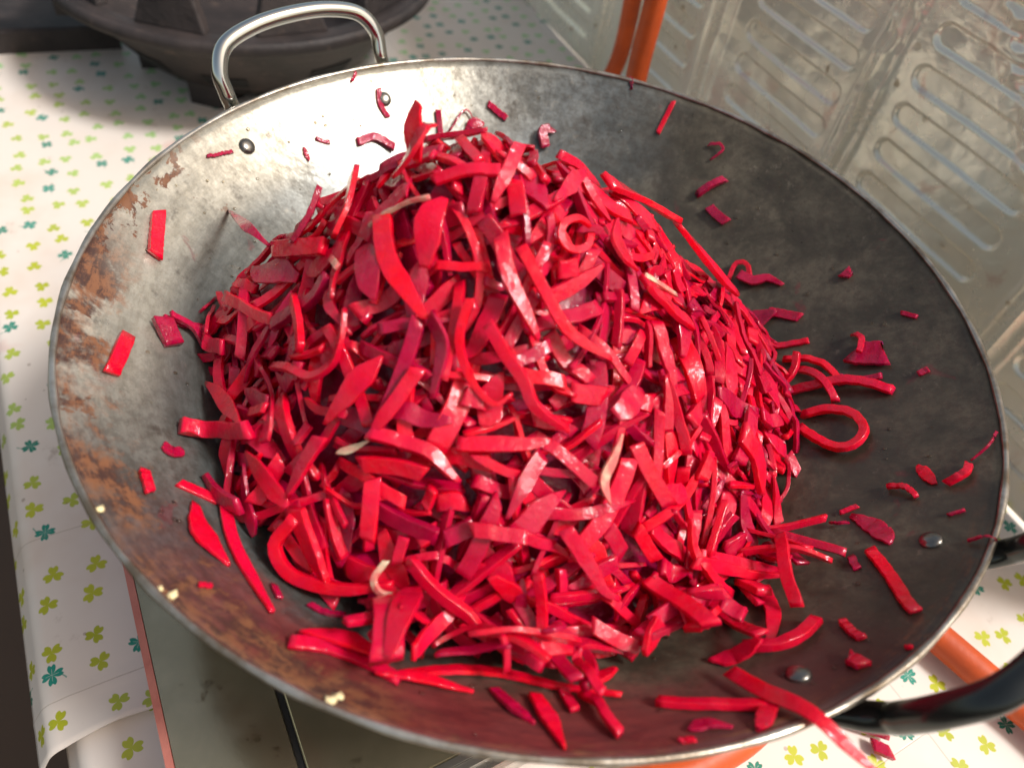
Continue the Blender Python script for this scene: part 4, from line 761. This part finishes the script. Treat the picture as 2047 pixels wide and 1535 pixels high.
def stamp(V):
    n = len(V); L = []
    for f in np.linspace(0, 1, 4, endpoint=False): L.append(V[:-1] * (1 - f) + V[1:] * f)
    Q = np.concatenate(L + [V[-1:]]); R = []
    for a, b in ((9, 5), (8, 6), (0, 4), (1, 3)):
        for f in np.linspace(0, 1, 7): R.append(Q[:, a] * (1 - f) + Q[:, b] * f)
    R = np.concatenate(R); i, j = cell(R[:, 0], R[:, 1]); np.maximum.at(H, (i, j), R[:, 2])
KIND = {'stick': dict(t=.55, flex=.25), 'flat': dict(t=.34, flex=.45), 'leaf': dict(t=.16, flex=.7), 'curl': dict(t=.7, flex=.5), 'chip': dict(t=.4, flex=.4), 'leafchip': dict(t=.16, flex=.6), 'ring': dict(t=.6, flex=.2), 'spear': dict(t=.32, flex=.4)}
def add_traced(i, rec):
    code, kd, w, pts, lab = rec; w = w / 1000; rs = np.random.default_rng(500 + i)
    P = np.array([tuple(c / 1000 for c in p) + (() if len(p) == 3 else (0.0,)) for p in pts])
    P = catmull(P, 8) if len(P) > 2 else P; n = {'chip': 7, 'leafchip': 8}.get(kd, 16 if len(pts) < 5 else 26); P, L = resample(P, n)
    t = max(.0012, min(w * KIND[kd]['t'], .0036)); zset = code in "LHP"
    if code == "C": P[:, 2] = TZ + .0016 + t / 2; N = np.tile([0, 0, 1.0], (n, 1))
    elif code == "L": N = np.tile([0.2, -.2, 1.0], (n, 1)); P[:, 2] += t / 2 + .001
    else:
        ref = WOKZ if code == "W" else heap_z(GXX, GYY)
        g0, g1 = grad(ref, P[:, 0], P[:, 1], .008); N = np.stack([-g0, -g1, np.ones(n)], -1)
        if code == "W": P[:, 2] = hz_(WOKZ, P[:, 0], P[:, 1])
    N /= np.linalg.norm(N, axis=1)[:, None]
    roll = rs.uniform(-.25, .25) if kd in ('leaf', 'leafchip', 'chip') else rs.uniform(-.5, .5); tw = rs.uniform(-.5, .5) * (1 if kd != 'chip' else .2)
    if code == "W": roll *= .5; tw *= .6
    tip = (.75, .12) if kd == 'spear' else (rs.uniform(.05, .3), rs.uniform(.05, .35)) if kd == 'leaf' else (1, 1) if kd in ('chip', 'leafchip', 'stick', 'ring') else (1, rs.choice([1, .35]))
    if kd == 'leaf' and w > .008: P = P + N * (.0025 * np.sin(np.linspace(0, math.pi, n)) * rs.choice([-1, 1]))[:, None]
    V = ribbon(P, N, w, t, tip[0], tip[1], roll, tw, 900 + i, .05 if kd not in('leaf','chip') else .10)
    if code == "W":
        cs = (hz_(H, V[..., 0], V[..., 1]) - V[..., 2]).max(1); uu = np.linspace(-1, 1, n); fit = np.polyval(np.polyfit(uu, cs, min(2, n // 4)), uu)
        V[..., 2] += (fit + .35 * np.maximum(cs - fit, 0).max())[:, None]
        if kd == 'curl': V[..., 2] += .0008 + .002 * np.sin(np.linspace(0, math.pi, n))[:, None]
    elif code in "HP": V = settle(V, P, w, .35, 45, up_only=True); V[..., 2] += .0008
    if code != "C" and code != "L": stamp(V)
    dark = any(k in lab for k in ("dark", "dull", "brown")); br = "bright" in lab or "red" in lab
    STRIPS.append(dict(V=V, tone=rs.uniform(0, .18) if dark else rs.uniform(.55, 1), kind=kd, label=lab, pale=code == "P", code=code, brown="brown" in lab))
def add_random(x, y, rs, kd=None, near_edge=False):
    kd = kd or rs.choice(['stick', 'flat', 'leaf', 'curl', 'chip'], p=[.32, .42, .09, .08, .09])
    w, L = {'stick': (rs.uniform(.0030, .0047), rs.uniform(.017, .042)), 'flat': (rs.uniform(.0042, .0072) * (1.45 if rs.random() < .22 else 1), rs.uniform(.018, .044)), 'leaf': (rs.uniform(.007, .012), rs.uniform(.020, .034)),
            'curl': (rs.uniform(.0022, .0036), rs.uniform(.025, .055)), 'chip': (rs.uniform(.004, .008), rs.uniform(.008, .016))}[kd]
    t = min(w * KIND[kd]['t'] * rs.uniform(.8, 1.25), .0038); n = 8 if kd == 'chip' else 14 if kd != 'curl' else 22
    g0, g1 = grad(WOKZ if near_edge else TARGET, x, y, .014); lim = 1.25; gm = math.hypot(g0, g1)
    if gm > lim: g0 *= lim / gm; g1 *= lim / gm
    N = np.array([-g0, -g1, 1.0]); N /= np.linalg.norm(N)
    down = math.atan2(-g1, -g0); a = down + rs.normal(0, .95) if rs.random() < .6 else rs.uniform(0, 2 * math.pi)
    T = np.array([math.cos(a), math.sin(a), 0]); T -= N * (T @ N); T /= np.linalg.norm(T)
    pit = rs.normal(0, .16); T = T * math.cos(pit) + N * math.sin(pit); B = np.cross(N, T); N2 = np.cross(T, B)
    s = np.linspace(-L / 2, L / 2, n); cin = rs.normal(0, {'curl': 42, 'leaf': 5, 'flat': 7, 'stick': 4, 'chip': 4}[kd]); cout = rs.normal(6, 7)
    ang = cin * s + (rs.normal(0, 150) * s ** 2 if kd != 'chip' else 0); ds = s[1] - s[0]; X = np.cumsum(np.cos(ang)) * ds; Y = np.cumsum(np.sin(ang)) * ds; X -= X.mean(); Y -= Y.mean()
    P = np.array([x, y, hz_(H, np.array([x]), np.array([y]))[0]]) + X[:, None] * T + Y[:, None] * B - (cout * s ** 2)[:, None] * N2
    roll = {'stick': rs.uniform(-math.pi / 2, math.pi / 2), 'flat': rs.normal(0, .55), 'leaf': rs.normal(0, .4), 'curl': rs.uniform(-1.2, 1.2), 'chip': rs.normal(0, .7)}[kd]
    tip = (rs.uniform(.05, .5), rs.uniform(.05, .4)) if kd == 'leaf' else (1, rs.choice([1, 1, .2])) if kd in ('flat', 'stick') else (1, 1)
    V = ribbon(P, np.tile(N2, (n, 1)), w, t, tip[0], tip[1], roll, rs.normal(0, .5), int(rs.integers(1e6)))
    V = settle(V, P, w, KIND[kd]['flex'], 72)
    return kd, V, n
rs = np.random.default_rng(42); HI = np.argwhere(HEAPM); TRI = [i for i, r in enumerate(TRACED) if r[0] in "HP"]
for i, r in enumerate(TRACED):
    if r[0] in "WC": add_traced(i, r)
NRAND = 4200
for it in range(NRAND):
    cand = HI[rs.integers(len(HI), size=10)]; dd = TARGET[cand[:, 0], cand[:, 1]] - H[cand[:, 0], cand[:, 1]]; b = cand[np.argmax(dd)]
    if dd.max() < .001 and it > 3200: break
    kd, V, n = add_random(gx[b[0]], gx[b[1]], rs)
    rr = np.hypot(V[..., 0], V[..., 1]).max(); ex = (V[..., 2] - hz_(TARGET, V[..., 0], V[..., 1])).max()
    if rr > .196 or ex > .006 or (V[..., 2] - hz_(WOKZ, V[..., 0], V[..., 1])).min() < -.004: continue
    stamp(V); STRIPS.append(dict(V=V, tone=rs.beta(1.6, 1.3), kind=kd, label=None, pale=False, code="R", brown=False))
# loose skirt round the foot of the heap, ragged toward the near rim
SK = np.argwhere((TARGET - WOKZ < .006) & (TARGET - WOKZ > -.016) & (GR < .183) & (GYY < -.085) & (GXX > -.05))
nsk = 0
for it in range(400):
    b = SK[rs.integers(len(SK))]; wgt = 1.0
    if rs.random() > wgt: continue
    d_ = TARGET[b[0], b[1]] - WOKZ[b[0], b[1]]
    if rs.random() > np.exp((d_ - .006) / .009): continue
    kd, V, n = add_random(gx[b[0]], gx[b[1]], rs, rs.choice(['stick', 'flat', 'curl', 'chip', 'leaf'], p=[.3, .3, .12, .2, .08]), True)
    if np.hypot(V[..., 0], V[..., 1]).max() > .196: continue
    stamp(V); STRIPS.append(dict(V=V, tone=rs.beta(1.6, 1.3), kind=kd, label=None, pale=False, code="R", brown=False)); nsk += 1
    if nsk > 42: break
for i in TRI: add_traced(i, TRACED[i])
for i, r in enumerate(TRACED):
    if r[0] == "L": add_traced(i, r)
print("strips", len(STRIPS))
# which shreds show largest: a small z-buffer from the camera
def project(X):
    d = X - CAM; z = d @ fwd; return 512 + FPX / 2 * (d @ RV) / z, 383.5 - FPX / 2 * (d @ UV_) / z, z
ZB = np.full((1024, 768), 9.0); ID = np.full((1024, 768), -1)
PR = []
for k, s in enumerate(STRIPS):
    V = s['V']; L = [V[:-1] * (1 - f) + V[1:] * f for f in (0, .2, .4, .6, .8)]; Q = np.concatenate(L); R = []
    for a in range(10):
        b = (a + 1) % 10
        for f in ((0, .5) if a in (0, 4, 5, 9) else (0, .33, .66)): R.append(Q[:, a] * (1 - f) + Q[:, b] * f)
    R = np.concatenate(R); px, py, z = project(R); px = np.clip(px.astype(int), 0, 1023); py = np.clip(py.astype(int), 0, 767); PR.append((px, py, z)); np.minimum.at(ZB, (px, py), z)
cnt = np.zeros(len(STRIPS))
for k, (px, py, z) in enumerate(PR):
    ok = z <= ZB[px, py] + .0006; cnt[k] = len(np.unique(px[ok] * 768 + py[ok]))
hand = {k for k, s in enumerate(STRIPS) if s['label']}
order = [k for k in np.argsort(-cnt) if k not in hand]; single = hand | set(order[:300 - len(hand)])
def attr(me, tones):
    a = me.color_attributes.new("tone", 'FLOAT_COLOR', 'POINT'); a.data.foreach_set("color", np.asarray(tones, np.float32).ravel())
KN = {'stick': 'square stick', 'flat': 'flat strip', 'leaf': 'pointed slice', 'curl': 'thin shred', 'chip': 'cut piece'}
def auto_labels():
    cls = {}; out = {}
    for k in sorted(single - hand):
        s = STRIPS[k]; V = s['V']; c = V.reshape(-1, 3).mean(0); e = np.stack([V[0].mean(0), V[-1].mean(0)]); px, py, _ = project(np.vstack([c[None], e]))
        dx, dy = px[2] - px[1], py[2] - py[1]; an = math.degrees(math.atan2(-dy, dx)) % 180
        lean = "lying level" if an < 20 or an > 160 else "standing upright" if 70 < an < 110 else "rising to the right" if an < 90 else "falling to the right"
        big = "long" if math.hypot(dx, dy) > 62 else "short" if math.hypot(dx, dy) < 34 else ""
        tn = "bright" if s['tone'] > .62 else "deep" if s['tone'] < .3 else ""
        row = ["at the peak", "high", "in the middle", "low", "at the foot"][int(np.clip((py[0] - 150) // 110, 0, 4))]
        side = "far left" if px[0] < 300 else "left" if px[0] < 420 else "center" if px[0] < 560 else "right" if px[0] < 690 else "far right"
        lab = " ".join(f"{big} {tn} {KN[s['kind']]} {lean} {row} of heap, {side}".split()).replace("high of", "high on").replace("low of", "low on").replace('at the peak of heap', 'at the heap peak').replace('at the foot of heap', 'at the heap foot').replace('in the middle of heap', 'in mid heap')
        cls.setdefault(lab, []).append((px[0], k))
    for lab, L in cls.items():
        L.sort()
        names = {1: [""], 2: ["leftmost", "rightmost"], 3: ["leftmost", "middle one", "rightmost"], 4: ["leftmost", "second from left", "second from right", "rightmost"]}.get(len(L))
        for i, (_, k) in enumerate(L): out[k] = lab + (", " + names[i] if names and names[i] else "")
    return out
AUTO = auto_labels()
for k, s in enumerate(STRIPS):
    if k not in single: continue
    V = s['V']; n = len(V); c = V.reshape(-1, 3).mean(0); me = fastquads("vegetable_shred", V.reshape(-1, 3) - c, ribbon_faces(n), True); sharpen(me, n * MK)
    tn = np.zeros((n * MK, 4)); tn[:, 0] = s['tone']; tn[:, 1] = np.tile(WIDE, n); tn[:, 2] = s['V'][0, 0, 0] * 7919 % 1 * .30; tn[:, 3] = 1; attr(me, tn)
    nm = {'stick': 'vegetable_stick', 'flat': 'vegetable_strip', 'leaf': 'vegetable_slice', 'curl': 'curled_shred', 'chip': 'vegetable_chip', 'leafchip': 'vegetable_slice', 'ring': 'curled_shred', 'spear': 'vegetable_slice'}[s['kind']]
    o = link(nm, me, M_PALE if s['pale'] else M_SHRED, None, tuple(c))
    lab = s['label']
    if not lab: lab = AUTO[k]
    tag(o, lab, "vegetable shred", "red shreds piled in the pan" if s['code'] in "RHP" else "loose red shreds on the pan wall" if s['code'] in "WL" else "red shreds dropped on the cloth")
rest = [s for k, s in enumerate(STRIPS) if k not in single]
VV = []; QQ = []; TT = []; o_ = 0
for s in rest:
    n = len(s['V']); VV.append(s['V'].reshape(-1, 3)); QQ += ribbon_faces(n, o_); tn = np.zeros((n * MK, 4)); tn[:, 0] = s['tone']; tn[:, 1] = np.tile(WIDE, n); tn[:, 2] = s['V'][0, 0, 0] * 7919 % 1 * .30; tn[:, 3] = 1; TT.append(tn); o_ += n * MK
# packed core of the heap under the loose layer
st = 3; ii = np.arange(0, GN, st); cz = np.maximum(COREZ, -1)[np.ix_(ii, ii)] + .004 * fbm(GXX[np.ix_(ii, ii)] * 110 + 60, GYY[np.ix_(ii, ii)] * 110 + 60, 140, 3)
mask = (HEAPM & (TARGET > WOKZ + .014))[np.ix_(ii, ii)]; cz = np.maximum(cz, WOKZ[np.ix_(ii, ii)] + .0008); idm = -np.ones(mask.shape, int); idm[mask] = np.arange(mask.sum()) + o_
VV.append(np.stack([GXX[np.ix_(ii, ii)], GYY[np.ix_(ii, ii)], cz], -1)[mask]); tn = np.zeros((mask.sum(), 4)); tn[:, 3] = 1; TT.append(tn)
q4 = np.stack([idm[:-1, :-1], idm[1:, :-1], idm[1:, 1:], idm[:-1, 1:]], -1).reshape(-1, 4); q4 = q4[(q4 >= 0).all(1)]
me = fastquads("shredded_vegetable_heap", np.vstack(VV), np.vstack([np.array(QQ), q4])); attr(me, np.vstack(TT)); sharpen(me, o_)
tag(link("shredded_vegetable_heap", me, M_SHRED), "smaller bright red vegetable shreds packed into the tall heap in the pan", "vegetable heap", kind="stuff")

# ------------------------------------------------------------------ crumbs on the rim
M_CRUMB = mat_simple("pale_yellow_crumb", (.85, .78, .42), .45, sc=300, bs=.5, col2=(.75, .60, .35))
def crumb(x, y, z, r, lab, sx=1.0, seed=0):
    rs_ = np.random.default_rng(seed); V = []; F = []; nl, ns = 7, 10
    for i in range(nl + 1):
        p = math.pi * i / nl
        for j in range(ns):
            u = 2 * math.pi * j / ns; k = 1 + .28 * rs_.normal(); V.append((r * sx * k * math.sin(p) * math.cos(u), r * k * math.sin(p) * math.sin(u), r * .7 * math.cos(p) * k))
    for i in range(nl):
        for j in range(ns): F.append((i * ns + j, (i + 1) * ns + j, (i + 1) * ns + (j + 1) % ns, i * ns + (j + 1) % ns))
    tag(link("garlic_crumb", mesh("garlic_crumb", V, F), M_CRUMB, None, (x, y, z + r * .4)), lab, "crumb", "pale crumbs on the pan rim")
for a in [(-.1399, -.1552, -.001, .0012, "yellow crumb on the left front rim above the pink hob trim", 1.3), (-.1044, -.1795, -.0023, .0013, "oval cream crumb on the orange rust of the left front rim", 1.4),
          (-.1083, -.1787, -.001, .0010, "tiny cream crumb beside the oval crumb on the rim", 1), (-.0458, -.203, -.0014, .0016, "yellow crumb on the front rim over the black hob glass", 1.2),
          (-.0446, -.2005, -.0043, .0012, "small white flake right beside the yellow crumb on the front rim", 1.6)]:
    crumb(*a[:4], a[4], a[5], int(a[3] * 1e5))

# ------------------------------------------------------------------ oil droplets on the pan wall
M_OIL = NT("oil_droplet"); M_OIL.base((.9, .82, .7)); M_OIL.rough(.03); M_OIL.b.inputs["Transmission Weight"].default_value = 1.0; M_OIL.b.inputs["IOR"].default_value = 1.45; M_OIL = M_OIL.m
V = []; Q = []; rs = np.random.default_rng(77); n0 = 0
for k in range(230):
    a = rs.uniform(0, 2 * math.pi); r = rs.uniform(.13, .205); x, y = r * math.cos(a), r * math.sin(a)
    i, j = cell(np.array([x]), np.array([y]))
    if HEAPM[i[0], j[0]]: continue
    z = float(zwok(x, y)); q = rs.uniform(.0004, .0011); sl_ = WD * WP / WR * (r / WR) ** (WP - 1); n = np.array([-sl_ * math.cos(a), -sl_ * math.sin(a), 1]); n /= np.linalg.norm(n); t1 = np.array([-math.sin(a), math.cos(a), 0]); t2 = np.cross(n, t1); ex = rs.uniform(.8, 1.6)
    for h, w in ((0, 1), (.35, .93), (.6, .7), (.75, .35), (.8, .02)):
        for u in np.arange(8) / 8 * 2 * math.pi: V.append(np.array([x, y, z]) + n * (h * q * .8 + .0002) + q * w * (math.cos(u) * t1 * ex + math.sin(u) * t2))
    for i in range(4):
        for j in range(8): Q.append((n0 + i * 8 + j, n0 + i * 8 + (j + 1) % 8, n0 + (i + 1) * 8 + (j + 1) % 8, n0 + (i + 1) * 8 + j))
    n0 += 40
tag(link("oil_droplets", fastquads("oil_droplets", V, Q), M_OIL), "tiny clear oil droplets dotted over the pan wall", "oil droplets", kind="stuff")
